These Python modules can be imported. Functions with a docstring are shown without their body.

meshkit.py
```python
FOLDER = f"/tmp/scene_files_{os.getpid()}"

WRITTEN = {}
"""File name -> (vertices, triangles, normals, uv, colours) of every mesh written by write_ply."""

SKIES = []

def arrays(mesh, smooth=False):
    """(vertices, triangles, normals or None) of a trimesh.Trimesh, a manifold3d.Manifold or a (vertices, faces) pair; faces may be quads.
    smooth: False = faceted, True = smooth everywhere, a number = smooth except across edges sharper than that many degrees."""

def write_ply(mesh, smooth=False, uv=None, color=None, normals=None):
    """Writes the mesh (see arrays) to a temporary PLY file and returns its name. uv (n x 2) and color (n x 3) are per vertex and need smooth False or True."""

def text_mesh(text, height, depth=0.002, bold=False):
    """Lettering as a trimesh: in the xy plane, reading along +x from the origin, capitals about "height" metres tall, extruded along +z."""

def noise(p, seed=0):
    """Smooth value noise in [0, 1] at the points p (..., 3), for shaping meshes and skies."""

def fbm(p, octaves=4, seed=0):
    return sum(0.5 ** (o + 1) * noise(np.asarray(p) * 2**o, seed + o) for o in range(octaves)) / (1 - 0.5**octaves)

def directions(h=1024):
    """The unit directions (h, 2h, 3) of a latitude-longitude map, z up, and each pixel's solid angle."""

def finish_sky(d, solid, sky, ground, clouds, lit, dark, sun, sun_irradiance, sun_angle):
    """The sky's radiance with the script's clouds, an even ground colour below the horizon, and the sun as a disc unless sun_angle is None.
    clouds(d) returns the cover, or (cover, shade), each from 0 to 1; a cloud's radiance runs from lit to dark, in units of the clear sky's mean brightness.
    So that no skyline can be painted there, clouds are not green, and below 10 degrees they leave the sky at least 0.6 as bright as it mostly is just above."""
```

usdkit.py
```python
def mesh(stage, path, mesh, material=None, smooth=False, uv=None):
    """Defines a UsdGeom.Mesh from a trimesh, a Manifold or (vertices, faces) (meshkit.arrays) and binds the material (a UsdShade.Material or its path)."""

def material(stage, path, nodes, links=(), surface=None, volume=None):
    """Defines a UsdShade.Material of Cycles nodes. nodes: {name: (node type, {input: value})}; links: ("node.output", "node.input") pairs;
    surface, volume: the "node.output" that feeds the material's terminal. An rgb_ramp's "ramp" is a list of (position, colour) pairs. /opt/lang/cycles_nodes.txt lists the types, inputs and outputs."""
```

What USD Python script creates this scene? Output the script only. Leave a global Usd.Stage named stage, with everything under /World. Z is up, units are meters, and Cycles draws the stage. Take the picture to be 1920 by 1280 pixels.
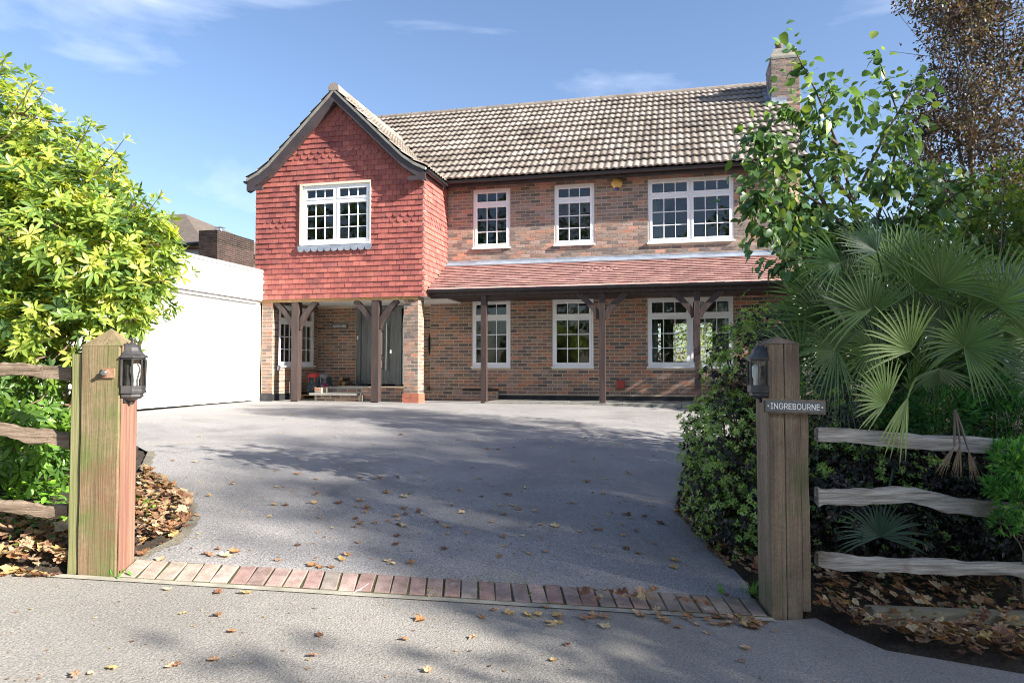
import math, random, re
import numpy as np, trimesh, shapely, usdkit, meshkit
from shapely.geometry import Polygon, box as sbox
from pxr import Usd, UsdGeom, UsdLux, UsdShade, Gf, Sdf, Vt

stage = Usd.Stage.CreateInMemory()
UsdGeom.SetStageUpAxis(stage, 'Z'); UsdGeom.SetStageMetersPerUnit(stage, 1.0)
UsdGeom.Xform.Define(stage, '/World'); UsdGeom.Scope.Define(stage, '/World/Looks')
T = Sdf.ValueTypeNames
# ------------------------------------------------------------------ camera, sky, sun, exposure
FPX, YAW, PITCH, EYE = 1333.0, math.radians(13.3), math.atan(48 / 1333.0), np.array([0, 0, 1.2])
EXPOSURE = 1.85
SUN_AZ, SUN_EL = math.radians(-13.0), math.radians(27.0)       # azimuth from +x towards +y
SUN_STRENGTH, SKY_STRENGTH = 1.2, 0.072
cam = UsdGeom.Camera.Define(stage, '/World/camera')
cam.CreateHorizontalApertureAttr(36.0); cam.CreateFocalLengthAttr(36.0 * FPX / 1920.0)
cam.CreateClippingRangeAttr(Gf.Vec2f(0.05, 3000)); cam.CreateExposureAttr(EXPOSURE)
cam.AddTranslateOp().Set(Gf.Vec3d(*map(float, EYE)))
cam.AddRotateXYZOp().Set(Gf.Vec3f(90 + math.degrees(PITCH), 0, math.degrees(YAW)))
SUN = np.array([math.cos(SUN_EL) * math.cos(SUN_AZ), math.cos(SUN_EL) * math.sin(SUN_AZ), math.sin(SUN_EL)])
sun = UsdLux.DistantLight.Define(stage, '/World/sun')
sun.CreateIntensityAttr(SUN_STRENGTH); sun.CreateAngleAttr(0.55); sun.CreateColorAttr(Gf.Vec3f(1.0, 0.93, 0.83)); sun.CreateNormalizeAttr(True)
zc = Gf.Rotation(Gf.Vec3d(0, 0, 1), Gf.Vec3d(*map(float, SUN)))
sun.AddTransformOp().Set(Gf.Matrix4d().SetRotate(zc))
dome = UsdLux.DomeLight.Define(stage, '/World/sky'); dome.CreateIntensityAttr(1.0)
skymat = usdkit.material(stage, '/World/Looks/sky_air', {
    'sky': ('sky_texture', {'sky_type': 'single_scattering', 'sun_disc': False, 'sun_elevation': SUN_EL, 'sun_rotation': math.atan2(SUN[0], SUN[1]), 'air_density': 1.0, 'aerosol_density': 1.1, 'ozone_density': 1.8}),
    'tint': ('mix', {'mix_type': 'multiply', 'fac': 1.0, 'color2': (0.84, 0.855, 0.93)}),
    'tc': ('texture_coordinate', {}),
    'map': ('mapping', {'scale': (1.4, 1.4, 5.2), 'location': (-0.28, 1.0, 0.25)}),
    'n': ('noise_texture', {'scale': 1.5, 'detail': 8, 'roughness': 0.56, 'distortion': 0.35}),
    'ramp': ('rgb_ramp', {'ramp': [(0.0, (0, 0, 0)), (0.53, (0, 0, 0)), (0.66, (0.28,) * 3), (0.80, (0.8,) * 3), (1, (1,) * 3)]}),
    'cl': ('mix', {'mix_type': 'mix', 'color2': (6.0, 6.4, 7.2)}),
    'bg': ('background_shader', {'strength': SKY_STRENGTH})},
    [('sky.color', 'tint.color1'), ('tc.generated', 'map.vector'), ('map.vector', 'n.vector'), ('n.fac', 'ramp.fac'),
     ('tint.color', 'cl.color1'), ('ramp.color', 'cl.fac'), ('cl.color', 'bg.color')], surface='bg.background')
UsdShade.MaterialBindingAPI.Apply(dome.GetPrim()).Bind(skymat)
dome.GetPrim().SetCustomDataByKey('label', 'blue sky with thin streaks of white cloud')
dome.GetPrim().SetCustomDataByKey('category', 'sky'); dome.GetPrim().SetCustomDataByKey('kind', 'structure')

# ------------------------------------------------------------------ pixel -> place helpers (photo pixels, 1920 x 1280)
_d = np.array([-math.sin(YAW), math.cos(YAW), 0]); RT = np.array([math.cos(YAW), math.sin(YAW), 0]); ZZ = np.array([0, 0, 1.0])
FW = math.cos(PITCH) * _d + math.sin(PITCH) * ZZ; UP = -math.sin(PITCH) * _d + math.cos(PITCH) * ZZ
def ray(px, py): return FW + (px - 960) / FPX * RT - (py - 640) / FPX * UP
def at(px, py, depth): return EYE + ray(px, py) * depth
def onp(px, py, p0, n):
    v = ray(px, py); return EYE + v * (np.dot(np.asarray(p0) - EYE, n) / np.dot(v, n))
def aty(px, py, y): return onp(px, py, (0, y, 0), np.array([0, 1.0, 0]))
def atz(px, py, z): return onp(px, py, (0, 0, z), np.array([0, 0, 1.0]))
def proj(P):
    q = np.asarray(P, float) - EYE; w = q @ FW
    return 960 + FPX * (q @ RT) / w, 640 - FPX * (q @ UP) / w, w
R = np.random.default_rng(7)
def lin(r, g, b):
    c = np.array([r, g, b]) / 255.0
    return tuple(np.where(c <= 0.04045, c / 12.92, ((c + 0.055) / 1.055) ** 2.4))

# ------------------------------------------------------------------ materials
M = {}
def mat(name, col=None, col2=None, scale=(6, 6, 6), detail=5, rot=0.0, rough=0.7, bump=0.0, bscale=None, bdist=0.02, spec=0.4, metal=0.0,
        spots=None, wear=None, translucent=0.0, lo=0.35, hi=0.65, fine=None):
    """col None: albedo is the mesh's own primvar tone. col2: second tone mixed in by noise. spots: (colour, scale, lo, hi). fine: (scale, low, high) speckle multiply."""
    n = {'g': ('geometry', {}), 'm0': ('mapping', {'rotation': (0, 0, rot)}), 'm': ('mapping', {'scale': scale}), 'p': ('principled_bsdf', {'roughness': rough, 'specular_ior_level': spec, 'metallic': metal})}
    l = [('g.position', 'm0.vector'), ('m0.vector', 'm.vector')]
    if col is None:
        n['a'] = ('attribute', {'attribute': 'tone'}); out = 'a.color'
    else:
        n['c'] = ('color', {'value': col}); out = 'c.color'
    if col2 is not None:
        n['nz'] = ('noise_texture', {'scale': 1.0, 'detail': detail, 'roughness': 0.6}); n['mr'] = ('map_range', {'from_min': lo, 'from_max': hi, 'clamp': True})
        n['mx'] = ('mix', {'mix_type': 'multiply' if col is None else 'mix', 'color2': col2}); l += [('m.vector', 'nz.vector'), ('nz.fac', 'mr.value'), ('mr.result', 'mx.fac'), (out, 'mx.color1')]; out = 'mx.color'
    if fine is not None:
        n['fz'] = ('noise_texture', {'scale': fine[0], 'detail': 3, 'roughness': 0.7}); n['fr'] = ('rgb_ramp', {'ramp': [(0.3, (fine[1],) * 3), (0.7, (fine[2],) * 3)]})
        n['fm'] = ('mix', {'mix_type': 'multiply', 'fac': 1.0}); l += [('g.position', 'fz.vector'), ('fz.fac', 'fr.fac'), (out, 'fm.color1'), ('fr.color', 'fm.color2')]; out = 'fm.color'
    if spots is not None:
        n['sz'] = ('noise_texture', {'scale': spots[1], 'detail': 6, 'roughness': 0.65}); n['sr'] = ('map_range', {'from_min': spots[2], 'from_max': spots[3], 'clamp': True})
        n['sx'] = ('mix', {'mix_type': 'mix', 'color2': spots[0]}); l += [('g.position', 'sz.vector'), ('sz.fac', 'sr.value'), ('sr.result', 'sx.fac'), (out, 'sx.color1')]; out = 'sx.color'
    if wear is not None:
        n['wz'] = ('noise_texture', {'scale': wear[1], 'detail': 7, 'roughness': 0.68, 'distortion': 0.6}); n['wr'] = ('map_range', {'from_min': wear[2], 'from_max': wear[3], 'to_max': wear[4], 'clamp': True})
        n['wx'] = ('mix', {'mix_type': 'mix', 'color2': wear[0]}); l += [('g.position', 'wz.vector'), ('wz.fac', 'wr.value'), ('wr.result', 'wx.fac'), (out, 'wx.color1')]; out = 'wx.color'
    l.append((out, 'p.base_color'))
    if bump:
        n['bn'] = ('noise_texture', {'scale': 1.0, 'detail': 6, 'roughness': 0.6}); n['bm'] = ('mapping', {'scale': bscale or scale}); n['b'] = ('bump', {'strength': bump, 'distance': bdist})
        l += [('m0.vector', 'bm.vector'), ('bm.vector', 'bn.vector'), ('bn.fac', 'b.height'), ('b.normal', 'p.normal')]
    surf = 'p.BSDF'
    if translucent:
        n['t'] = ('translucent_bsdf', {}); n['ty'] = ('mix', {'mix_type': 'multiply', 'fac': 1.0, 'color2': (1.9, 1.75, 0.75)}); n['ms'] = ('mix_closure', {'fac': translucent})
        l += [(out, 'ty.color1'), ('ty.color', 't.color'), ('p.BSDF', 'ms.closure1'), ('t.BSDF', 'ms.closure2')]; surf = 'ms.closure'
    M[name] = usdkit.material(stage, '/World/Looks/' + name, n, l, surface=surf)
    return M[name]

GYAW = math.radians(16.9)                                       # the gate line's angle
mat('brick', None, (0.74, 0.72, 0.72), (14, 14, 30), rough=0.85, bump=0.35, bscale=(60, 60, 90), bdist=0.01, fine=(130, 0.75, 1.15))
mat('mortar', (0.56, 0.46, 0.33), (0.42, 0.35, 0.25), (2, 2, 2), rough=0.95, bump=0.2, bscale=(80, 80, 80), bdist=0.01)
mat('clay_tile', None, (0.76, 0.74, 0.76), (3, 3, 3), rough=0.75, bump=0.15, bscale=(40, 40, 40), bdist=0.01, spec=0.3, fine=(60, 0.82, 1.1), wear=((0.22, 0.17, 0.15), 2.2, 0.60, 0.76, 0.45))
mat('roof_tile', None, (0.55, 0.54, 0.52), (1.1, 1.1, 1.1), rough=0.85, bump=0.3, bscale=(35, 35, 35), bdist=0.02, spec=0.3, spots=((0.34, 0.32, 0.27), 7.0, 0.65, 0.74), fine=(40, 0.75, 1.15), wear=((0.10, 0.095, 0.06), 1.6, 0.58, 0.74, 0.7))
mat('lead', (0.17, 0.20, 0.25), (0.28, 0.32, 0.38), (3, 3, 8), rough=0.45, bump=0.25, bscale=(9, 9, 9), spec=0.5)
mat('white_frame', (0.80, 0.81, 0.83), rough=0.32, spec=0.5)
mat('white_paint', (0.80, 0.80, 0.78), (0.72, 0.72, 0.70), (0.6, 0.6, 3), rough=0.5)
mat('cream_paint', (0.62, 0.58, 0.46), rough=0.6)
mat('ceiling_white', (0.78, 0.77, 0.74), rough=0.8)
mat('dark_timber', (0.032, 0.021, 0.020), (0.055, 0.036, 0.032), (14, 14, 2), rough=0.6, bump=0.25, bscale=(40, 40, 4))
mat('barge_paint', (0.045, 0.036, 0.040), (0.065, 0.052, 0.055), (3, 3, 3), rough=0.5)
mat('black_plastic', (0.016, 0.016, 0.018), rough=0.35, spec=0.5)
mat('bitumen', (0.018, 0.019, 0.022), (0.05, 0.05, 0.05), (6, 6, 6), rough=0.6, bump=0.3, bscale=(20, 20, 20), lo=0.5, hi=0.75)
mat('door_grey', (0.085, 0.10, 0.103), (0.15, 0.168, 0.17), (22, 22, 1.6), rough=0.45, bump=0.25, bscale=(70, 70, 4))
mat('steel', (0.6, 0.6, 0.6), metal=1.0, rough=0.3)
mat('room_wall', (0.30, 0.27, 0.22), rough=0.9)
mat('room_floor', (0.14, 0.09, 0.05), rough=0.6)
mat('curtain', (0.50, 0.52, 0.50), (0.40, 0.42, 0.41), (6, 6, 1), rough=0.9)
mat('tarmac_drive', (0.215, 0.208, 0.206), (0.275, 0.266, 0.262), (0.55, 0.55, 0.55), rough=0.9, bump=1.0, bscale=(85, 85, 85), bdist=0.010, spec=0.3, fine=(80, 0.42, 1.6), spots=((0.30, 0.28, 0.25), 0.9, 0.56, 0.80), wear=((0.13, 0.127, 0.124), 0.55, 0.50, 0.70, 0.75))
mat('tarmac_road', (0.20, 0.19, 0.172), (0.255, 0.243, 0.222), (0.7, 0.7, 0.7), rough=0.92, bump=1.0, bscale=(90, 90, 90), bdist=0.009, spec=0.25, fine=(85, 0.62, 1.38), spots=((0.28, 0.26, 0.22), 1.6, 0.60, 0.78), wear=((0.12, 0.115, 0.105), 0.8, 0.54, 0.74, 0.5))
mat('concrete_edge', (0.33, 0.31, 0.26), (0.20, 0.19, 0.15), (6, 6, 6), rough=0.9, bump=0.3, bscale=(60, 60, 60), bdist=0.01)
mat('grit_edge', (0.20, 0.18, 0.135), (0.11, 0.10, 0.08), (5, 5, 5), rough=0.95, bump=0.6, bscale=(70, 70, 70), bdist=0.02, fine=(90, 0.6, 1.4))
mat('soil', (0.045, 0.033, 0.022), (0.022, 0.016, 0.011), (4, 4, 4), rough=0.95, bump=0.8, bscale=(25, 25, 25), bdist=0.05, fine=(45, 0.5, 1.5))
mat('paver', None, (0.66, 0.64, 0.62), (16, 16, 16), rough=0.9, bump=0.35, bscale=(90, 90, 90), bdist=0.008, fine=(160, 0.7, 1.25), spots=((0.30, 0.28, 0.23), 9.0, 0.62, 0.72))
mat('moss', (0.085, 0.095, 0.025), (0.06, 0.05, 0.03), (30, 30, 30), rough=0.95, bump=0.8, bscale=(90, 90, 90))
mat('slab_stone', (0.26, 0.255, 0.23), (0.17, 0.17, 0.155), (5, 5, 5), rough=0.85, bump=0.25, bscale=(30, 30, 30))
mat('terracotta', (0.34, 0.115, 0.07), (0.25, 0.09, 0.06), (9, 9, 9), rough=0.8)
GR = -GYAW
mat('post_wood_left', (0.125, 0.100, 0.050), (0.20, 0.150, 0.085), (17, 17, 0.9), rot=GR, rough=0.75, bump=0.5, bscale=(70, 70, 2.5), bdist=0.012, spots=((0.095, 0.110, 0.034), 2.6, 0.48, 0.66), fine=(55, 0.8, 1.15), wear=((0.15, 0.065, 0.045), 1.9, 0.50, 0.66, 0.6))
mat('post_wood_red', (0.165, 0.078, 0.055), (0.24, 0.155, 0.105), (44, 44, 1.2), rot=GR, rough=0.75, bump=0.5, bscale=(80, 80, 2.5), bdist=0.012, lo=0.45, hi=0.7)
mat('board_green', (0.135, 0.145, 0.055), (0.20, 0.19, 0.09), (40, 40, 1.5), rot=GR, rough=0.8, bump=0.4, bscale=(70, 70, 2.5), bdist=0.012)
mat('post_wood_right', (0.115, 0.082, 0.055), (0.205, 0.160, 0.108), (19, 19, 0.9), rot=GR, rough=0.75, bump=0.5, bscale=(70, 70, 2.5), bdist=0.012, spots=((0.085, 0.090, 0.040), 2.2, 0.54, 0.70), fine=(55, 0.75, 1.15), wear=((0.085, 0.045, 0.036), 2.0, 0.50, 0.70, 0.6))
mat('rail_brown', (0.13, 0.095, 0.065), (0.26, 0.20, 0.15), (3.5, 40, 40), rot=GR, rough=0.85, bump=1.0, bscale=(5, 70, 70), bdist=0.025)
mat('rail_grey', (0.22, 0.20, 0.17), (0.50, 0.47, 0.42), (3.5, 42, 42), rot=GR, rough=0.85, bump=1.0, bscale=(5, 70, 70), bdist=0.025, spots=((0.17, 0.12, 0.075), 3.0, 0.56, 0.72))
mat('sleeper_wood', (0.15, 0.14, 0.085), (0.24, 0.22, 0.15), (3, 40, 40), rot=GR, rough=0.85, bump=0.5, bscale=(4, 70, 70), bdist=0.012)
mat('lantern_black', (0.020, 0.020, 0.023), (0.05, 0.047, 0.045), (12, 12, 12), rough=0.42, spec=0.5)
mat('rust', (0.22, 0.10, 0.05), (0.35, 0.22, 0.15), (30, 30, 30), rough=0.7, metal=0.3)
mat('plate_slate', (0.075, 0.085, 0.09), (0.10, 0.11, 0.115), (20, 20, 20), rough=0.5)
mat('letter_white', (0.78, 0.78, 0.76), rough=0.5)
mat('bulb', (0.75, 0.74, 0.70), rough=0.25, spec=0.5)
mat('alarm_yellow', (0.60, 0.40, 0.12), rough=0.45)
mat('alarm_blue', (0.04, 0.06, 0.25), rough=0.3)
mat('red_box', (0.33, 0.05, 0.04), rough=0.5)
mat('bark', (0.075, 0.055, 0.040), (0.14, 0.11, 0.085), (10, 10, 3), rough=0.9, bump=0.6, bscale=(30, 30, 8))
mat('twig', (0.17, 0.12, 0.075), (0.10, 0.07, 0.045), (10, 10, 10), rough=0.85)
mat('glossy_leaf', None, rough=0.36, spec=0.45, translucent=0.44)
mat('leaf', None, rough=0.48, spec=0.4, translucent=0.34)
mat('hazel_leaf', None, rough=0.42, spec=0.55, translucent=0.30)
mat('dark_leaf', None, rough=0.33, spec=0.5, translucent=0.15)
mat('palm_leaf', None, rough=0.40, spec=0.45, translucent=0.20)
mat('dry_leaf', None, (0.6, 0.55, 0.5), (40, 40, 40), rough=0.75, spec=0.25, translucent=0.2)
mat('bag_teal', (0.022, 0.038, 0.045), (0.40, 0.42, 0.42), (26, 26, 26), rough=0.8, lo=0.64, hi=0.66)
mat('bag_red', (0.36, 0.04, 0.035), rough=0.7)
mat('bag_grey', (0.10, 0.10, 0.10), (0.2, 0.2, 0.2), (20, 20, 20), rough=0.8)
mat('bag_purple', (0.20, 0.015, 0.09), rough=0.7)
mat('log_wood', (0.36, 0.22, 0.10), (0.24, 0.14, 0.06), (20, 20, 20), rough=0.85)
mat('asphalt_felt', (0.16, 0.18, 0.18), (0.23, 0.25, 0.24), (8, 8, 8), rough=0.9, fine=(60, 0.7, 1.3))
mat('neighbour_brick', None, (0.5, 0.5, 0.5), (4, 4, 2), rough=0.9)
mat('roof_brown', (0.085, 0.066, 0.054), (0.13, 0.105, 0.085), (3, 3, 12), rough=0.9, bump=0.4, bscale=(6, 6, 25), bdist=0.05)
mat('feather', (0.70, 0.70, 0.72), (0.25, 0.25, 0.28), (30, 30, 30), rough=0.8)
mat('iron', (0.05, 0.04, 0.035), (0.09, 0.06, 0.045), (20, 20, 20), rough=0.7)
M['glass'] = usdkit.material(stage, '/World/Looks/glass', {'f': ('fresnel', {'IOR': 1.75}), 't': ('transparent_bsdf', {'color': (0.80, 0.86, 0.84)}), 'g': ('glossy_bsdf', {'color': (1, 1, 1), 'roughness': 0.0}), 'm': ('mix_closure', {}),
    'ge': ('geometry', {}), 'n': ('noise_texture', {'scale': 2.2, 'detail': 1}), 'b': ('bump', {'strength': 0.10, 'distance': 0.02})},
    [('f.fac', 'm.fac'), ('t.BSDF', 'm.closure1'), ('g.BSDF', 'm.closure2'), ('ge.position', 'n.vector'), ('n.fac', 'b.height'), ('b.normal', 'g.normal')], surface='m.closure')
M['lantern_glass'] = usdkit.material(stage, '/World/Looks/lantern_glass', {'f': ('fresnel', {'IOR': 1.5}), 't': ('transparent_bsdf', {'color': (0.86, 0.88, 0.86)}), 'g': ('glossy_bsdf', {'roughness': 0.06}), 'm': ('mix_closure', {})},
    [('f.fac', 'm.fac'), ('t.BSDF', 'm.closure1'), ('g.BSDF', 'm.closure2')], surface='m.closure')

# ------------------------------------------------------------------ mesh and prim helpers
class MB:
    def __init__(s): s.v, s.f, s.t, s.n = [], [], [], 0
    def add(s, v, f, tone=None):
        v = np.asarray(v, float); f = np.asarray(f, int)
        if f.shape[1] == 4: f = np.vstack([f[:, [0, 1, 2]], f[:, [0, 2, 3]]])
        s.v.append(v); s.f.append(f + s.n); s.n += len(v)
        t = np.asarray(tone if tone is not None else (0.5, 0.5, 0.5), float)
        s.t.append(np.broadcast_to(t, (len(v), 3)) if t.ndim == 1 else t); return s
    def tm(s, m, tone=None):
        if hasattr(m, 'to_mesh'):
            q = m.to_mesh(); return s.add(q.vert_properties[:, :3], q.tri_verts, tone)
        return s.add(m.vertices, m.faces, tone)
    def box(s, x0, x1, y0, y1, z0, z1, tone=None):
        v = [(x, y, z) for z in (z0, z1) for y in (y0, y1) for x in (x0, x1)]
        return s.add(v, [(0, 2, 3, 1), (4, 5, 7, 6), (0, 1, 5, 4), (2, 6, 7, 3), (0, 4, 6, 2), (1, 3, 7, 5)], tone)
    def obox(s, c, ax, ay, az, tone=None):
        """box from a corner-centred frame: centre c, half vectors ax, ay, az"""
        c, ax, ay, az = (np.asarray(q, float) for q in (c, ax, ay, az))
        v = [c + i * ax + j * ay + k * az for k in (-1, 1) for j in (-1, 1) for i in (-1, 1)]
        return s.add(v, [(0, 2, 3, 1), (4, 5, 7, 6), (0, 1, 5, 4), (2, 6, 7, 3), (0, 4, 6, 2), (1, 3, 7, 5)], tone)
    def tube(s, pts, rad, sides=6, tone=None, caps=True):
        p = np.asarray(pts, float); n = len(p); t = np.gradient(p, axis=0); t /= np.linalg.norm(t, axis=1, keepdims=True) + 1e-12
        ref = np.array([0, 0, 1.0]) if abs(t[:, 2].mean()) < 0.8 else np.array([1.0, 0, 0])
        a = np.cross(t, ref); a /= np.linalg.norm(a, axis=1, keepdims=True) + 1e-12; b = np.cross(t, a)
        r = np.broadcast_to(rad, (n,)); ang = np.arange(sides) * 2 * np.pi / sides
        v = p[:, None] + r[:, None, None] * (np.cos(ang)[None, :, None] * a[:, None] + np.sin(ang)[None, :, None] * b[:, None])
        f = [(i * sides + j, (i + 1) * sides + j, (i + 1) * sides + (j + 1) % sides, i * sides + (j + 1) % sides) for i in range(n - 1) for j in range(sides)]
        s.add(v.reshape(-1, 3), f, tone)
        if caps and sides > 2:
            s.add(v[0], [(0, k, k + 1) for k in range(1, sides - 1)], tone); s.add(v[-1], [(0, k + 1, k) for k in range(1, sides - 1)], tone)
        return s
    def arrays(s): return np.vstack(s.v), np.vstack(s.f), np.vstack(s.t)

used, origin = {}, {}
def numbered(parent, name):
    k = used.get((parent, name), 0); used[(parent, name)] = k + 1
    return f'{parent}/{name}' + (f'_{k:03d}' if k else '')
def emit(path, mb, m, smooth=False, off=(0, 0, 0)):
    if not isinstance(mb, MB): mb = MB().tm(mb)
    v, f, t = mb.arrays(); v = v - np.asarray(off)
    g = UsdGeom.Mesh.Define(stage, path)
    g.CreatePointsAttr(Vt.Vec3fArray.FromNumpy(v.astype(np.float32))); g.CreateFaceVertexCountsAttr(Vt.IntArray.FromNumpy(np.full(len(f), 3, np.int32)))
    g.CreateFaceVertexIndicesAttr(Vt.IntArray.FromNumpy(f.astype(np.int32).ravel())); g.CreateSubdivisionSchemeAttr('none')
    if smooth:
        n = np.zeros_like(v); c = np.cross(v[f[:, 1]] - v[f[:, 0]], v[f[:, 2]] - v[f[:, 0]])
        for k in range(3): np.add.at(n, f[:, k], c)
        n /= np.linalg.norm(n, axis=1, keepdims=True) + 1e-20
        g.CreateNormalsAttr(Vt.Vec3fArray.FromNumpy(n.astype(np.float32))); g.SetNormalsInterpolation('vertex')
    if m in ATTR:
        UsdGeom.PrimvarsAPI(g).CreatePrimvar('tone', T.Color3fArray, 'vertex').Set(Vt.Vec3fArray.FromNumpy(t.astype(np.float32)))
    UsdShade.MaterialBindingAPI.Apply(g.GetPrim()).Bind(M[m])
    return g.GetPrim()
ATTR = {'brick', 'clay_tile', 'roof_tile', 'paver', 'glossy_leaf', 'leaf', 'hazel_leaf', 'dark_leaf', 'palm_leaf', 'dry_leaf', 'neighbour_brick'}
def tag(p, label=None, cat=None, group=None, kind=None):
    for k, v in (('label', label), ('category', cat), ('group', group), ('kind', kind)):
        if v: p.SetCustomDataByKey(k, v)
    return p
def thing(name, label, cat, loc=(0, 0, 0), group=None, kind=None):
    path = numbered('/World', name); x = UsdGeom.Xform.Define(stage, path); x.AddTranslateOp().Set(Gf.Vec3d(*map(float, loc)))
    origin[path] = np.asarray(loc, float); tag(x.GetPrim(), label, cat, group, kind); return path
def part(parent, name, mb, m, smooth=False, label=None, kind=None):
    top = '/'.join(parent.split('/')[:3]); path = numbered(parent, name)
    p = emit(path, mb, m, smooth, origin.get(top, (0, 0, 0)) if parent == top else (0, 0, 0) if False else origin.get(top, (0, 0, 0)))
    tag(p, label, None, None, kind); return path
def solo(name, mb, m, label=None, cat=None, group=None, kind=None, smooth=False):
    return tag(emit(numbered('/World', name), mb, m, smooth), label, cat, group, kind)
def extr(poly, y0, y1, plane='xz'):
    """polygon in (x, z) pushed from y0 to y1 ('xz'), or in (y, z) pushed along x ('yz')"""
    out = []
    for g in getattr(poly, 'geoms', [poly]):
        m = trimesh.creation.extrude_polygon(g, abs(y1 - y0), engine='earcut'); v = m.vertices.copy()
        if plane == 'xz': m.vertices = np.c_[v[:, 0], min(y0, y1) + v[:, 2], v[:, 1]]; m.invert()
        else: m.vertices = np.c_[min(y0, y1) + v[:, 2], v[:, 0], v[:, 1]]
        out.append(m)
    return trimesh.util.concatenate(out)
def lathe(prof, n=16, c=(0, 0, 0)):
    m = trimesh.creation.revolve(np.array(prof), sections=n); m.apply_translation(c); return m
def unit(v): v = np.asarray(v, float); return v / (np.linalg.norm(v, axis=-1, keepdims=True) + 1e-12)

# ------------------------------------------------------------------ ground shape
L0 = atz(217, 1082, 0.0); G = np.array([math.cos(GYAW), math.sin(GYAW), 0]); N = np.array([-math.sin(GYAW), math.cos(GYAW), 0])
RP = onp(1447, 1158, L0, N); SR = (RP - L0) @ G; FALL = RP[2] / SR
ZH = 0.46
def sn(x, y): return (x - L0[0]) * G[0] + (y - L0[1]) * G[1], (x - L0[0]) * N[0] + (y - L0[1]) * N[1]
def height(x, y):
    x, y = np.asarray(x, float), np.asarray(y, float); s, n = sn(x, y)
    b = FALL * np.clip(s, -6, 9) * 1.0
    ramp = np.clip(n, 0, 0.24) * 0.18
    t = np.clip((n - 0.24) / 9.6, 0, 1); t = t * (1.25 - 0.25 * t)
    return np.where(n < 0.24, b + ramp, (b + 0.0432) * (1 - t) + ZH * t)
def onground(px, py):
    lo, hi = 0.5, 60.0; v = ray(px, py)
    for k in range(60):
        mid = (lo + hi) / 2; p = EYE + v * mid
        if p[2] > height(p[0], p[1]): lo = mid
        else: hi = mid
    return EYE + v * lo
def P2(s, n): return (L0 + G * s + N * n)[:2]
left_edge = [P2(-0.02, 0.2)] + [onground(*q)[:2] for q in ((255, 1043), (322, 1012), (352, 975), (345, 940), (300, 905), (262, 880))] + [np.array(q) for q in ((-5.6, 6.6), (-7.4, 7.9), (-9.6, 8.4), (-9.6, 13.9))]
right_edge = [P2(SR - 0.04, 0.2)] + [onground(*q)[:2] for q in ((1400, 1092), (1330, 1020), (1296, 975), (1280, 930))] + [np.array(q) for q in ((0.45, 8.6), (1.0, 11.0), (1.6, 13.4), (2.6, 15.2))]
drive_poly = Polygon(left_edge + [np.array((-9.6, 16.0)), np.array((2.6, 16.0))] + right_edge[::-1]).buffer(0)
bed_line = [onground(*q)[:2] for q in ((1530, 1158), (1590, 1188), (1660, 1218), (1790, 1240), (1915, 1262))]
road_poly = Polygon([P2(-30, -0.03), P2(SR + 0.05, -0.03)] + bed_line + [P2(SR + 4.0, -0.62), P2(40, -0.62), P2(40, -6.2), P2(-30, -6.2)]).buffer(0)
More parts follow.
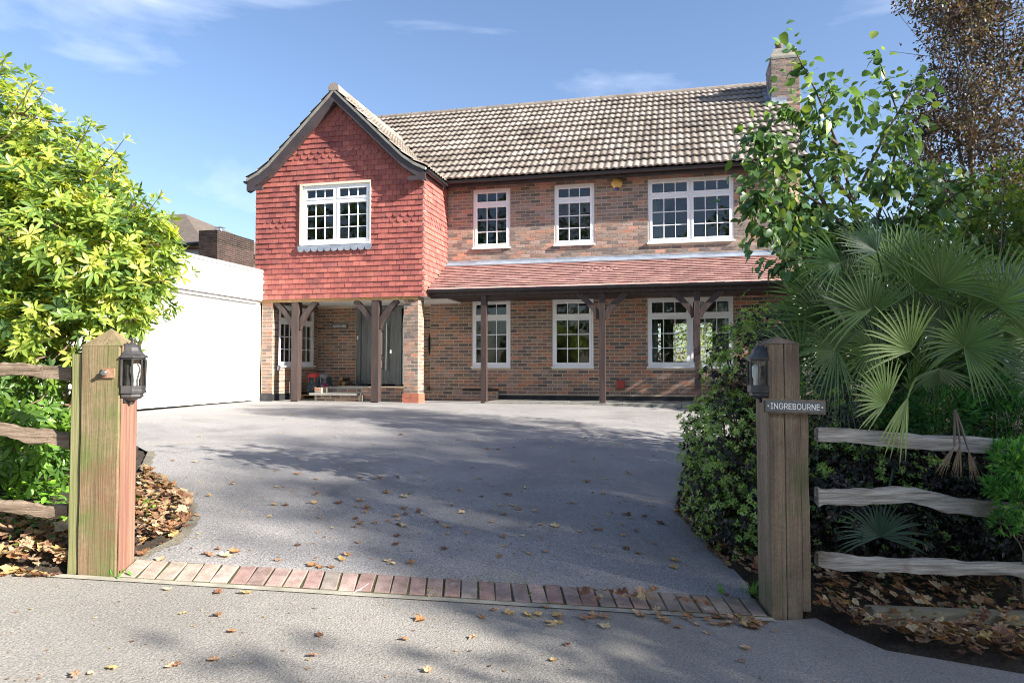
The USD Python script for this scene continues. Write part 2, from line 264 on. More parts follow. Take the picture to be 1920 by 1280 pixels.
def sheet(poly, size, dz):
    v, f = trimesh.creation.triangulate_polygon(poly, engine='earcut'); v = np.c_[v, np.zeros(len(v))]
    v, f = trimesh.remesh.subdivide_to_size(v, f, size, max_iter=14); m = trimesh.Trimesh(v, f, process=True)
    v = np.array(m.vertices); v[:, 2] = height(v[:, 0], v[:, 1]) + dz; f = np.array(m.faces)
    c = np.cross(v[f[:, 1]] - v[f[:, 0]], v[f[:, 2]] - v[f[:, 0]])[:, 2]; f[c < 0] = f[c < 0][:, ::-1]
    return MB().add(v, f)
def terrain():
    def axis(lo, hi, step, far): 
        a = np.arange(lo, hi + 1e-6, step); g = far * np.geomspace(0.02, 1, 16)
        return np.r_[(lo - g)[::-1], a, hi + g]
    X, Y = np.meshgrid(axis(-14, 9, 0.2, 600), axis(-8, 17, 0.2, 600)); h = height(X, Y)
    d = shapely.distance(shapely.points(X.ravel(), Y.ravel()), shapely.union_all([drive_poly, road_poly, Polygon([P2(-0.35, -0.1), P2(SR + 0.05, -0.1), P2(SR + 0.05, 0.3), P2(-0.02, 0.3), P2(-0.02, 0.0), P2(-0.35, 0.0)])])).reshape(X.shape)
    near = np.clip(d / 0.07, 0, 1)
    nz = meshkit.fbm(np.stack([X * 2.2, Y * 2.2, X * 0], -1), 4, 3) - 0.45
    s, n = sn(X, Y)
    h = h + np.where(d < 1e-6, -0.05, -0.05 + near * (0.085 + 0.09 * nz)) 
    h = h + np.where((n < -6), 0.25 * np.clip((-n - 6.3) / 1.0, 0, 1), 0)
    ny, nx = X.shape; i, j = np.meshgrid(np.arange(ny - 1), np.arange(nx - 1), indexing='ij')
    f = np.stack([i * nx + j, i * nx + j + 1, (i + 1) * nx + j + 1, (i + 1) * nx + j], -1).reshape(-1, 4)
    return MB().add(np.c_[X.ravel(), Y.ravel(), h.ravel()], f)
solo('ground', terrain(), 'soil', 'bare dark soil of the garden beds and verges', 'ground', kind='structure', smooth=True)
solo('driveway', sheet(drive_poly, 0.35, 0.0), 'tarmac_drive', 'wide dark tarmac driveway sprinkled with leaves', 'driveway', kind='structure', smooth=True)
solo('road', sheet(road_poly, 0.5, 0.0), 'tarmac_road', 'pale worn tarmac lane along the entrance', 'road', kind='structure', smooth=True)
edge_in = Polygon(left_edge[:8]).buffer(0)
re_ = np.random.default_rng(2); ring = shapely.intersection(shapely.union_all([shapely.Point(p).buffer(re_.uniform(.02, .10), quad_segs=3) for p in shapely.line_interpolate_point(shapely.LineString(left_edge[:8]), np.linspace(0, 1, 160), normalized=True).tolist()]), drive_poly)
solo('gritty_edging', sheet(ring, 0.25, 0.005), 'grit_edge', 'pale gritty broken edge of the driveway beside the left gatepost', 'edging', kind='structure', smooth=True)
conc = Polygon([P2(-0.35, -0.075), P2(SR, -0.075), P2(SR, -0.012), P2(-0.35, -0.012)])
solo('concrete_haunch', sheet(conc, 0.25, 0.006), 'concrete_edge', 'thin pale concrete haunching in front of the brick strip', 'edging', kind='structure')

# brick threshold strip
strip = thing('brick_threshold', 'single row of worn red and grey paving bricks across the driveway entrance', 'brick strip', kind='structure')
rb = np.random.default_rng(3)
PV = [lin(160, 146, 138), lin(154, 134, 127), lin(146, 126, 119), lin(148, 138, 130), lin(142, 118, 112)]
nb = 37
bed = MB(); pitch = (SR - 0.03) / nb
v = []
for k in range(nb + 1):
    for n_ in (-0.008, 0.222): p = P2(0.0 + (SR) * k / nb, n_); v.append((p[0], p[1], float(height(*p)) + 0.004))
bed.add(v, [(2 * k, 2 * k + 2, 2 * k + 3, 2 * k + 1) for k in range(nb)])
part(strip, 'joint_bed', bed, 'moss')
for k in range(nb):
    s0 = 0.01 + pitch * k + 0.005; s1 = s0 + pitch - 0.011; top = 0.012 + rb.uniform(-0.003, 0.004); j = rb.uniform(-0.006, 0.006, 4); c = 0.004
    vv = []
    for inset, dz in ((0, -0.03), (0, top - c), (c, top)):
        for (s_, n_) in ((s0 + inset + j[0], 0.0 + inset + j[2]), (s1 - inset + j[0], 0.0 + inset + j[2]), (s1 - inset + j[1], 0.212 - inset + j[2]), (s0 + inset + j[1], 0.212 - inset + j[2])):
            p = P2(s_, n_); vv.append((p[0], p[1], float(height(*p)) + dz))
    ff = [(a + i, a + (i + 1) % 4, a + 4 + (i + 1) % 4, a + 4 + i) for a in (0, 4) for i in range(4)] + [(8, 9, 10, 11)]
    u = k / nb; tone = np.array(PV[rb.integers(0, 5)]) * rb.uniform(0.8, 1.15)
    if u < 0.12: tone = 0.6 * tone + 0.4 * np.array(lin(172, 160, 144))
    if u > 0.8: tone = 0.45 * tone + 0.4 * np.array(lin(140, 130, 115))
    part(strip, 'brick', MB().add(vv, ff, tone), 'paver')

# ------------------------------------------------------------------ the house
YF, YG, XS, XL, XR = 15.3, 13.78, -5.125, -9.0, 2.23            # main front, gable front, gable side wall, left end, right end
ZS, ZE = 2.66, 5.30
house = thing('brick_house', 'two storey detached brick house with a red tile hung gable over its porch', 'house', (0, 0, 0))
BT = [lin(106, 96, 92), lin(118, 104, 97), lin(132, 106, 94), lin(144, 112, 97), lin(156, 112, 94), lin(164, 110, 88), lin(136, 116, 109), lin(94, 87, 87)]
BW = np.array([.18, .18, .16, .12, .08, .03, .16, .09])
brick_list = []                                                  # (part key, vertices, tone)
def brick_rows(key, a0, a1, z0, z1, holes, place, seed, gauge=0.075, pitch=0.225, warm=0.0):
    """stretcher bond between a0..a1 along a wall, z0..z1; place(a, depth, z) -> world point (depth > 0 stands proud)"""
    r = np.random.default_rng(seed); row = 0; z = z0
    while z + gauge * 0.6 < z1:
        x = a0 - (pitch / 2 if row % 2 else 0); zc = z + gauge / 2
        cuts = [(h[0], h[1]) for h in holes if h[2] - 0.02 < zc < h[3] + 0.02]
        while x < a1 - 0.02:
            segs = [(max(x, a0), min(x + pitch, a1))]
            for c0, c1 in cuts:
                segs = [q for s in segs for q in ((s[0], min(s[1], c0)), (max(s[0], c1), s[1])) if q[1] - q[0] > 0.03]
            for s0, s1 in segs:
                if s1 - s0 < 0.035: continue
                j = r.uniform(-0.0015, 0.0015, 4); g = 0.0068; d = 0.0025 + r.uniform(0, 0.0035)
                za, zb = z + g + j[0], z + gauge - g + j[1]; xa, xb = s0 + g + j[2], s1 - g + j[3]
                vv = [place(a, dd, zz) for dd in (-0.01, d) for (a, zz) in ((xa, za), (xb, za), (xb, zb), (xa, zb))]
                w = BW.copy(); w[3:6] *= (1 + warm * 3); w /= w.sum()
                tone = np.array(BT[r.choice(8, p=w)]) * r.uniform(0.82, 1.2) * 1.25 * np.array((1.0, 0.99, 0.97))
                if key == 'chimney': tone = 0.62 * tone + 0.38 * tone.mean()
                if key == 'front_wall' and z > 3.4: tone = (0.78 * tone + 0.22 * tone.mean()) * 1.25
                ff = [(4, 5, 6, 7), (0, 1, 5, 4), (1, 2, 6, 5), (2, 3, 7, 6), (3, 0, 4, 7)]
                brick_list.append((key, np.array(vv), ff, tone))
            x += pitch
        z += gauge; row += 1
# openings (x0, x1, z0, z1)
W_UP = [(-4.515, -3.66, 3.835, 5.19), (-2.66, -1.785, 3.835, 5.19), (-0.64, 1.11, 3.80, 5.19)]
W_LO = [(-4.535, -3.655, 1.175, 2.685), (-2.71, -1.815, 1.17, 2.67), (-0.665, 1.075, 1.175, 2.655)]
front = sbox(-5.526, ZH - 0.3, XR, ZE + 0.02).union(sbox(XS - 0.02, 2.7, XR, ZE + 0.02))
front = shapely.difference(sbox(-5.526, ZH - 0.3, XR, 5.30), shapely.union_all([sbox(a, c, b, d) for a, b, c, d in W_UP + W_LO] + [sbox(-5.6, 2.62, XS + 0.004, 5.4)]))
wall_front = part(house, 'front_wall', extr(front, YF, YF + 0.27), 'mortar')
pf = lambda a, d, z: (a, YF - d, z)
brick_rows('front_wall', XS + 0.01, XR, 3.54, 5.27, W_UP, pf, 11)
brick_rows('front_wall', -5.526, XR, ZH + 0.15, 2.70, W_LO, pf, 12, warm=0.25)
# plinth courses and bitumen band
low = part(house, 'plinth_wall', MB().box(-5.60, -3.92, 15.08, YF - 0.012, ZH - 0.2, 0.665), 'mortar')
brick_rows('plinth_wall', -5.60, -3.92, 0.44, 0.665, [], lambda a, d, z: (a, 15.08 - d, z), 13)
part(house, 'bitumen_band', MB().box(-3.915, XR - 0.01, YF - 0.03, YF - 0.001, ZH - 0.1, 0.585).box(-4.75, -3.92, YF - 0.03, YF - 0.001, 0.672, 0.72), 'bitumen')
# porch: back wall, left wall, pier, ceiling
YB, XPL = 15.8, -8.62
back = shapely.difference(sbox(XPL - 0.02, ZH - 0.3, -5.0, 2.68), sbox(-7.60, 0.70, -5.9, 2.665))
wall_b = part(house, 'porch_back_wall', extr(back, YB, YB + 0.25), 'mortar')
brick_rows('porch_back_wall', XPL, -7.60, 0.45, 2.66, [], lambda a, d, z: (a, YB - d, z), 14, warm=0.2)
brick_rows('porch_back_wall', -5.9, -5.1, 0.45, 2.66, [], lambda a, d, z: (a, YB - d, z), 15, warm=0.2)
WS = (14.08, 15.62, 1.20, 2.58)
left = shapely.difference(sbox(13.84, ZH - 0.3, YB, 2.66), sbox(WS[0], WS[2], WS[1], WS[3]))
wall_l = part(house, 'porch_side_wall', extr(left, XPL - 0.27, XPL, 'yz'), 'mortar')
brick_rows('porch_side_wall', 13.84, YB, 0.63, 2.66, [WS], lambda a, d, z: (XPL + d, a, z), 16)
brick_rows('porch_side_wall', XPL - 0.26, XPL + 0.005, 0.63, 2.66, [], lambda a, d, z: (a, 13.84 - d, z), 17)
part(house, 'bitumen_band', MB().box(XPL - 0.27, XPL + 0.012, 13.815, 13.838, ZH - 0.1, 0.63).box(XPL + 0.002, XPL + 0.014, 13.839, YB - 0.02, ZH - 0.1, 0.62), 'bitumen')
pier = part(house, 'brick_pier', MB().box(-5.585, -5.265, 13.85, 14.17, ZH - 0.2, 2.66), 'mortar')
for k, (a0, a1, pl) in enumerate([(-5.585, -5.265, lambda a, d, z: (a, 13.85 - d, z)), (13.85, 14.17, lambda a, d, z: (-5.265 + d, a, z)), (13.85, 14.17, lambda a, d, z: (-5.585 - d, a, z))]):
    brick_rows('brick_pier', a0, a1, 0.66, 2.66, [], pl, 20 + k, pitch=0.16 if k == 0 else 0.225)
for zz in (0.46, 0.56):
    part(pier, 'red_base_brick', MB().box(-5.605, -5.43, 13.828, 14.18, zz, zz + 0.096), 'terracotta')
    part(pier, 'red_base_brick', MB().box(-5.426, -5.245, 13.826, 14.18, zz, zz + 0.096), 'terracotta')
part(house, 'porch_ceiling', MB().box(XL + 0.1, XS - 0.02, YG + 0.06, YB + 0.1, 2.665, 2.70).box(XS - 0.4, XS + 0.35, 14.3, YF - 0.015, 2.63, 2.66), 'ceiling_white')
part(house, 'timber_beam', MB().box(-8.92, -5.26, 13.79, 13.86, 2.60, 2.664), 'log_wood', label='pale wooden strip under the hung tiles')
# body of the house behind: side and back walls, floors, partitions
bk = shapely.difference(sbox(XL, ZH - 0.3, XR, 5.30), shapely.union_all([sbox(-0.19, 0.5, 0.22, 2.5), sbox(0.55, 0.5, 0.93, 2.5), sbox(-1.2, 0.5, -0.55, 2.5), sbox(-5.62, 1.3, -5.35, 2.6)]))
part(house, 'back_wall', extr(bk, 21.6, 21.85), 'room_wall')
gab = Polygon([(YF + 0.02, ZH - 0.3), (21.85, ZH - 0.3), (21.85, 5.3), (18.9, 8.15), (YF + 0.02, 5.40)])
part(house, 'end_wall', extr(gab, XR - 0.25, XR - 0.002, 'yz'), 'mortar')
part(house, 'end_wall', extr(gab, XL, XL + 0.25, 'yz'), 'mortar')
brick_rows('end_wall', YF, 21.85, 0.6, 5.3, [], lambda a, d, z: (XR + d - 0.004, a, z), 31)
part(house, 'ground_floor', MB().box(XL + 0.26, XR - 0.26, YB + 0.26, 21.6, 0.30, 0.62), 'room_floor')
part(house, 'upper_floor', MB().box(XL + 0.26, XR - 0.26, YF + 0.28, 21.6, 2.72, 2.98), 'ceiling_white')
part(house, 'loft_floor', MB().box(XL + 0.1, XR - 0.26, YF + 0.28, 21.6, 5.24, 5.29).box(XL + 0.1, XS - 0.06, YG + 0.3, YF + 0.27, 5.24, 5.29), 'ceiling_white')
for xw, y0 in ((-5.2, YB + 0.3), (-3.15, YF + 0.3), (-1.25, YF + 0.3)):
    part(house, 'partition_wall', MB().box(xw, xw + 0.1, y0, 21.59, 2.99, 5.23), 'room_wall'); part(house, 'partition_wall', MB().box(xw, xw + 0.1, y0, 21.59, 0.63, 2.71), 'room_wall')
part(house, 'partition_wall', MB().box(-5.09, XR - 0.27, 18.4, 18.5, 2.99, 5.23), 'room_wall')
part(house, 'partition_wall', MB().box(-3.04, -1.26, 18.0, 18.1, 0.63, 2.71), 'room_wall')
# tile hung gable: backing walls
def rake(x):                                                     # roof underside line over the gable front
    u = abs(x + 7.09); return 7.0 - np.interp(u, [0, 1.55, 1.8, 2.04], [0, 1.50, 1.68, 1.80])
WG = (-7.955, -6.305, 3.80, 5.14)
gp = shapely.difference(Polygon([(XL, ZS + 0.03), (XS - 0.004, ZS + 0.03), (XS - 0.004, 5.12), (-7.09, 6.86), (XL, 5.12)]), sbox(WG[0], WG[2], WG[1], WG[3]))
part(house, 'gable_wall', extr(gp, YG + 0.02, YG + 0.24), 'mortar')
part(house, 'gable_wall', MB().box(XS - 0.22, XS - 0.022, YG + 0.241, YF + 0.25, ZS + 0.03, 5.26), 'mortar'); part(house, 'gable_wall', MB().box(XL, XL + 0.2, YG + 0.241, YF + 0.25, ZS + 0.03, 5.26), 'mortar')
TT = [lin(168, 98, 88), lin(160, 90, 82), lin(152, 86, 80), lin(142, 82, 80), lin(176, 108, 94), lin(124, 76, 76)]
tile_list = []
def clay_tone(r, z=None):
    p = np.array([.28, .24, .17, .12, .13, .06]); t = (0.62 * np.array(TT[r.choice(6, p=p)]) + 0.38 * np.array(lin(166, 100, 92))) * r.uniform(0.85, 1.12)
    return t
def hung_tiles(a0, a1, z0, z1, holes, place, seed, inside, fancy, gauge=0.112, w=0.165):
    r = np.random.default_rng(seed); row = 0; z = z0
    while z < z1:
        x = a0 - (w / 2 if row % 2 else 0); zc = z + gauge * 0.5
        cuts = [(h[0], h[1]) for h in holes if h[2] < zc < h[3]]
        while x < a1 - 0.01:
            segs = [(max(x, a0), min(x + w, a1))]
            for c0, c1 in cuts:
                segs = [q for s in segs for q in ((s[0], min(s[1], c0)), (max(s[0], c1), s[1])) if q[1] - q[0] > 0.03]
            for s0, s1 in segs:
                if s1 - s0 < 0.03 or not inside((s0 + s1) / 2, zc): continue
                g = 0.0034; out = 0.029 + r.uniform(-0.004, 0.004); th = 0.012; tilt = r.uniform(-0.002, 0.002); zt = z + gauge + 0.02; zb = z + r.uniform(-0.003, 0.003)
                xa, xb = s0 + g, s1 - g
                if fancy((s0 + s1) / 2, row):
                    ang = np.linspace(math.pi, 2 * math.pi, 9); hw = (xb - xa) / 2 * 0.97
                    zb -= 0.012; lo = [((xa + xb) / 2 + hw * math.cos(q), zb + hw * 0.86 + hw * 0.86 * math.sin(q)) for q in ang]
                else: lo = [(xa, zb), (xb, zb)]
                ring = lo + [(xb, zt), (xa, zt)]; m = len(ring); fr = []; bkk = []
                for (a, zz) in ring:
                    u = (zz - zb) / (zt - zb); dpt = out * (1 - u) + 0.008 * u + tilt
                    fr.append(place(a, dpt, zz)); bkk.append(place(a, dpt - th, zz))
                vv = np.array(fr + bkk); ff = [(0, i, i + 1) for i in range(1, m - 1)] + [(i, m + i, (i + 1) % m) for i in range(m)] + [((i + 1) % m, m + i, m + (i + 1) % m) for i in range(m)]
                tile_list.append((seed, vv, ff, clay_tone(r)))
            x += w
        z += gauge; row += 1
def fancy_front(x, row):
    if row in (14, 15) and (-8.85 + .08 * (15 - row) < x < -8.22 + .08 * (15 - row) or -6.05 + .08 * (15 - row) < x < -5.40 + .08 * (15 - row)): return True
    if row in (27, 28) and -8.16 < x < -6.0: return True
    return row >= 34
ZT0 = ZS
pgf = lambda a, d, z: (a, YG + 0.014 - d, z)
hung_tiles(XL - 0.035, XS + 0.0, ZT0, 6.9, [WG], pgf, 41, lambda x, z: z < rake(x) - 0.06 and not (x < -8.79 and z < 3.26), fancy_front)
hung_tiles(YG, YF - 0.004, ZT0, 5.2, [], lambda a, d, z: (XS - 0.016 + d, a, z), 42, lambda y, z: z > ZS and z > 2.69 + max(0, (y - 13.86)) * 0.60, lambda y, row: row in (14, 15) and 14.0 + .08 * (15 - row) < y < 15.0)
hung_tiles(YG, YF, ZT0 + 0.6, 5.2, [], lambda a, d, z: (XL + 0.016 - d, a, z), 43, lambda y, z: True, lambda y, row: False)

# windows -------------------------------------------------------------
def window(x0, x1, z0, z1, place, lights, parent=None, label=None, cream=False, sill_out=0.05):
    """place(a, depth_out, z) -> world; white casement with top lights, small panes and sill"""
    def bx(mb, a0, a1, d0, d1, c0, c1):
        v = [place(a, dd, zz) for zz in (c0, c1) for dd in (d0, d1) for a in (a0, a1)]
        mb.add(v, [(0, 2, 3, 1), (4, 5, 7, 6), (0, 1, 5, 4), (2, 6, 7, 3), (0, 4, 6, 2), (1, 3, 7, 5)])
    F = 0.045; h = z1 - z0; zt = z1 - h * 0.255; zb = z0 + 0.035
    fr = MB()
    bx(fr, x0, x0 + F, -0.075, -0.012, zb, z1); bx(fr, x1 - F, x1, -0.075, -0.012, zb, z1)
    bx(fr, x0 + F, x1 - F, -0.075, -0.012, z1 - F, z1); bx(fr, x0 + F, x1 - F, -0.075, -0.012, zb, zb + F)
    bx(fr, x0 + F, x1 - F, -0.075, -0.013, zt - 0.024, zt + 0.024)
    xs_ = np.linspace(x0 + F, x1 - F, lights + 1)
    for q in xs_[1:-1]: bx(fr, q - 0.024, q + 0.024, -0.0755, -0.0125, zb + F, zt - 0.024); bx(fr, q - 0.024, q + 0.024, -0.0755, -0.0125, zt + 0.024, z1 - F)
    w = part(parent or house, 'window', fr, 'white_frame', label=label)
    sl = MB(); bx(sl, x0 - 0.02, x1 + 0.02, -0.07, sill_out, z0, zb - 0.002); part(w, 'sill', sl, 'white_frame')
    rr = np.random.default_rng(int(abs(x0 * 100 + z0 * 10)) + 5)
    for i in range(lights):
        a0 = xs_[i] + (0.025 if i else 0.001); a1 = xs_[i + 1] - (0.025 if i < lights - 1 else 0.001)
        for (c0, c1, rows) in ((zb + F + 0.001, zt - 0.025, 3), (zt + 0.025, z1 - F - 0.001, 1)):
            S = 0.042; sa = MB()
            bx(sa, a0, a0 + S, -0.070, -0.002, c0, c1); bx(sa, a1 - S, a1, -0.070, -0.002, c0, c1)
            bx(sa, a0 + S, a1 - S, -0.070, -0.002, c1 - S, c1); bx(sa, a0 + S, a1 - S, -0.070, -0.002, c0, c0 + S)
            part(w, 'sash', sa, 'white_frame')
            ga0, ga1, gc0, gc1 = a0 + S, a1 - S, c0 + S, c1 - S; b = 0.009
            ca, cc = np.linspace(ga0, ga1, 4), np.linspace(gc0, gc1, rows + 1)
            for q in ca[1:-1]: bars = MB(); bx(bars, q - b, q + b, -0.052, -0.027, gc0, gc1); part(w, 'glazing_bar', bars, 'white_frame')
            for q in cc[1:-1]: bars = MB(); bx(bars, ga0, ga1, -0.050, -0.029, q - b, q + b); part(w, 'glazing_bar', bars, 'white_frame')
            for m in range(3):
                for o in range(rows):
                    t = rr.uniform(-0.0012, 0.0012, 4)
                    pv = [place(a, -0.04 + tt, zz) for (a, zz), tt in zip(((ca[m], cc[o]), (ca[m + 1], cc[o]), (ca[m + 1], cc[o + 1]), (ca[m], cc[o + 1])), t)]
                    part(w, 'pane', MB().add(pv, [(0, 1, 2, 3)]), 'glass')
    return w
for k, (a, b, c, d) in enumerate(W_UP): window(a + 0.003, b - 0.003, c + 0.003, d - 0.003, pf, 2 if k == 2 else 1)
for k, (a, b, c, d) in enumerate(W_LO): window(a + 0.003, b - 0.003, c + 0.003, d - 0.003, pf, 2 if k == 2 else 1)
gw = window(WG[0] + 0.06, WG[1] - 0.02, WG[2], WG[3] - 0.05, lambda a, d, z: (a, YG - 0.005 - d, z), 2)
part(gw, 'surround', MB().box(WG[0], WG[0] + 0.058, YG - 0.035, YG + 0.1, WG[2] - 0.05, WG[3] - 0.001).box(WG[0] + 0.059, WG[1] - 0.001, YG - 0.037, YG + 0.1, WG[3] - 0.048, WG[3] - 0.001).box(WG[1] - 0.018, WG[1], YG - 0.03, YG + 0.1, WG[2], WG[3] - 0.05), 'cream_paint')
la = MB(); r_ = np.random.default_rng(4); nsc = 11; sw = (WG[1] - WG[0] + 0.06) / nsc
for k in range(nsc):                                              # scalloped lead apron under the gable window
    xa = WG[0] - 0.03 + sw * k; xc = xa + sw / 2; hw = sw / 2 * 0.9; ang = np.linspace(math.pi, 2 * math.pi, 9)
    pts = [(xc + hw * math.cos(q), 3.715 - 0.0 + hw * 0.8 * math.sin(q)) for q in ang] + [(xa + sw, 3.74), (xa + sw, WG[2] - 0.005), (xa, WG[2] - 0.005), (xa, 3.74)]
    la.tm(extr(Polygon(pts).buffer(0), YG - 0.050, YG - 0.040 + 0.002 * (k % 2)))
part(gw, 'lead_apron', la, 'lead', label='scalloped lead apron below the gable window')
window(WS[0], WS[1], WS[2], WS[3], lambda a, d, z: (XPL + d, a, z), 2)
part(house, 'side_room', MB().box(-10.6, -10.5, 13.88, 15.9, 0.4, 3.2).box(-10.499, XPL - 0.28, 13.88, 13.95, 0.4, 3.2).box(-10.499, XPL - 0.28, 15.85, 15.9, 0.4, 3.2).box(-10.499, XPL - 0.28, 13.951, 15.849, 0.4, 0.6).box(-10.499, XPL - 0.28, 13.951, 15.849, 3.0, 3.2), 'room_floor')
# curtains and things at the windows
def curtain(x0, x1, y, z0, z1, m='curtain', n=40, amp=0.035, k=9):
    x = np.linspace(x0, x1, n); yy = y + amp * np.sin((x - x0) / (x1 - x0) * k * 2 * math.pi) * (0.7 + 0.3 * np.cos(x * 31))
    v = np.r_[np.c_[x, yy, np.full(n, z0)], np.c_[x, yy, np.full(n, z1)]]
    return part(house, 'curtain', MB().add(v, [(i, i + 1, n + i + 1, n + i) for i in range(n - 1)]), m, True)
curtain(-0.62, -0.30, YF + 0.34, 3.62, 5.18, k=5); curtain(0.86, 1.08, YF + 0.36, 1.0, 2.64, k=4); curtain(-0.64, -0.46, YF + 0.36, 1.0, 2.64, k=3)
curtain(-0.50, -0.26, 21.45, 0.65, 2.62, k=4); curtain(0.27, 0.5, 21.45, 0.65, 2.62, k=4); curtain(0.96, 1.25, 21.45, 0.65, 2.62, k=4)
part(house, 'window_ledge_box', MB().box(-0.20, 0.10, YF + 0.30, YF + 0.36, 3.86, 3.96), 'ceiling_white')
part(house, 'sofa_back', MB().box(-0.55, 0.95, YF + 0.55, YF + 0.75, 0.63, 1.33), 'bag_grey')

# main roof ------------------------------------------------------------
YE, ZEV, YR, ZR = 14.93, 5.36, 18.9, 8.38
tdir = unit([0, YR - YE, ZR - ZEV]); nrm = np.array([0, -tdir[2], tdir[1]]); SL = math.hypot(YR - YE, ZR - ZEV)
X0R, X1R = -9.2, 2.50
v = []
for x in (X0R + 0.05, X1R - 0.04):
    for (y, z) in ((YE + 0.04, ZEV + 0.0), (YR, ZR - 0.02), (2 * YR - YE, ZEV)): v.append((x, y, z))
roof = part(house, 'main_roof', MB().add(v, [(0, 3, 4, 1), (1, 4, 5, 2)]), 'dark_timber')
RTN = [lin(150, 141, 133), lin(146, 137, 129), lin(154, 145, 136), lin(142, 133, 125), lin(150, 139, 130)]
roof_tiles = []; rr = np.random.default_rng(8)
def zgable(x): return 7.12 - np.interp(abs(x + 7.09), [0, 1.55, 1.8, 2.04, 4.1], [0, 1.50, 1.68, 1.80, 2.6])
NC = 14; gz = SL / NC; TW = 0.30
for i in range(NC):
    for j in range(int((X1R - X0R) / TW) + 1):
        xa = X1R - TW * (j + 1); 
        if xa < X0R - 0.1: continue
        s0 = i * gz - (0.06 if i == 0 else 0.0); s1 = (i + 1) * gz + 0.02
        zc_ = ZEV + tdir[2] * (s0 + s1) / 2; xm = xa + TW / 2
        if xm < XS + 0.3 and zc_ < zgable(xm) - 0.12: continue
        pc = np.array([xm, YE, ZEV]) + tdir * (s0 + s1) / 2
        if 2.13 < xm < 2.70 and 17.55 < pc[1] < 18.75: continue     # the chimney stands here
        u = np.linspace(0, TW + 0.012, 15); wv = 0.024 * (0.5 + 0.5 * np.cos(2 * math.pi * (u / 0.15 - 0.5))) ** 0.75
        jt = rr.uniform(-0.006, 0.006, 3); up0 = 0.062 + jt[0]; up1 = 0.012
        o = np.array([xa + jt[2] * 0.4, YE, ZEV])
        ft = o + np.c_[u, 0 * u, 0 * u] + tdir * (s0 + jt[1]) + nrm * (up0 + wv)[:, None]
        fb = o + np.c_[u, 0 * u, 0 * u] + tdir * (s0 + jt[1] + 0.004) + nrm * (up0 + wv - 0.034)[:, None]
        bt = o + np.c_[u, 0 * u, 0 * u] + tdir * s1 + nrm * (up1 + wv)[:, None]
        m = 15; vv = np.r_[ft, bt, fb]; ff = [(q, q + 1, m + q + 1, m + q) for q in range(m - 1)] + [(2 * m + q, 2 * m + q + 1, q + 1, q) for q in range(m - 1)]
        roof_tiles.append((pc, vv, ff, np.array(RTN[rr.integers(0, 5)]) * rr.uniform(0.88, 1.10)))
def split(items, centre, limit, seen=None):
    c = np.array([centre(q) for q in items]); px, py, w = proj(c)
    ok = (w > 0) & (px > -20) & (px < 1940) & (py > -20) & (py < 1300)
    if seen is not None: ok &= np.array([seen(q) for q in items])
    order = np.lexsort((w, ~ok)); return set(order[:limit].tolist())
big = split(roof_tiles, lambda q: q[0], 300, lambda q: proj(q[0])[0] < 1440)
rest = MB()
for i, q in enumerate(roof_tiles):
    if i in big: part(roof, 'roof_tile', MB().add(q[1], q[2], q[3]), 'roof_tile')
    else: rest.add(q[1], q[2], q[3])
if rest.n: part(roof, 'farther_roof_tiles', rest, 'roof_tile', kind='stuff')
for k in range(int((X1R - X0R) / 0.45)):                          # half round ridge tiles
    xa = X1R - 0.45 * (k + 1); ang = np.linspace(math.radians(-15), math.radians(195), 9); rad = 0.125
    if xa > 2.1: continue
    v = [(x, YR + rad * math.cos(q) * e, ZR - 0.045 + rad * math.sin(q) * e) for x, e in ((xa + 0.003, 1.0), (xa + 0.447, 1.05)) for q in ang]
    part(roof, 'ridge_tile', MB().add(v, [(q, q + 1, 9 + q + 1, 9 + q) for q in range(8)], np.array(RTN[k % 5]) * 0.95), 'roof_tile')
part(roof, 'verge', MB().obox((X1R - 0.02, (YE + YR) / 2, (ZEV + ZR) / 2 - 0.05), (0.02, 0, 0), tdir * SL / 2, nrm * 0.085).obox((X1R - 0.02, YR + (YR - YE) / 2, (ZEV + ZR) / 2 - 0.05), (0.02, 0, 0), tdir * [1, -1, 1] * SL / 2, nrm * [1, -1, 1] * 0.085 * [1, -1, 1]), 'barge_paint')
part(roof, 'fascia', MB().box(XS + 0.18, X1R - 0.05, 14.985, 15.01, 5.20, 5.39), 'dark_timber')
part(roof, 'soffit', MB().box(XS + 0.02, X1R - 0.05, 15.011, YF - 0.012, 5.265, 5.285), 'dark_timber')
def gutter(parent, p0, p1, rad=0.058):
    p0, p1 = np.array(p0, float), np.array(p1, float); t = unit(p1 - p0); sx = np.cross(t, [0, 0, 1.0]); ang = np.linspace(math.pi, 2 * math.pi, 9); v = []
    for rr_ in (rad, rad - 0.006):
        for p in (p0, p1): v += [p + sx * rr_ * math.cos(q) + np.array([0, 0, rr_ * math.sin(q)]) for q in ang]
    f = [(q, q + 1, 9 + q + 1, 9 + q) for q in range(8)] + [(18 + q, 27 + q, 28 + q, 19 + q) for q in range(8)] + [(0, 9, 27, 18), (8, 26, 35, 17)]
    mb = MB().add(v, f)
    for p in (p0, p1): mb.add([p + np.array([0, 0, 0])] + [p + sx * rad * math.cos(q) + np.array([0, 0, rad * math.sin(q)]) for q in ang], [(0, q + 1, q + 2) for q in range(8)])
    L = np.linalg.norm(p1 - p0); 
    for k in range(1, max(2, int(L / 1.8))):
        q = p0 + t * L * k / max(2, int(L / 1.8)); mb.tube([q - t * 0.03 - np.array([0, 0, 0.02]), q + t * 0.03 - np.array([0, 0, 0.02])], rad * 0.82, 8)
    return part(parent, 'gutter', mb, 'black_plastic', True)
gutter(roof, (XS + 0.12, 14.915, 5.315), (X1R - 0.02, 14.915, 5.315))
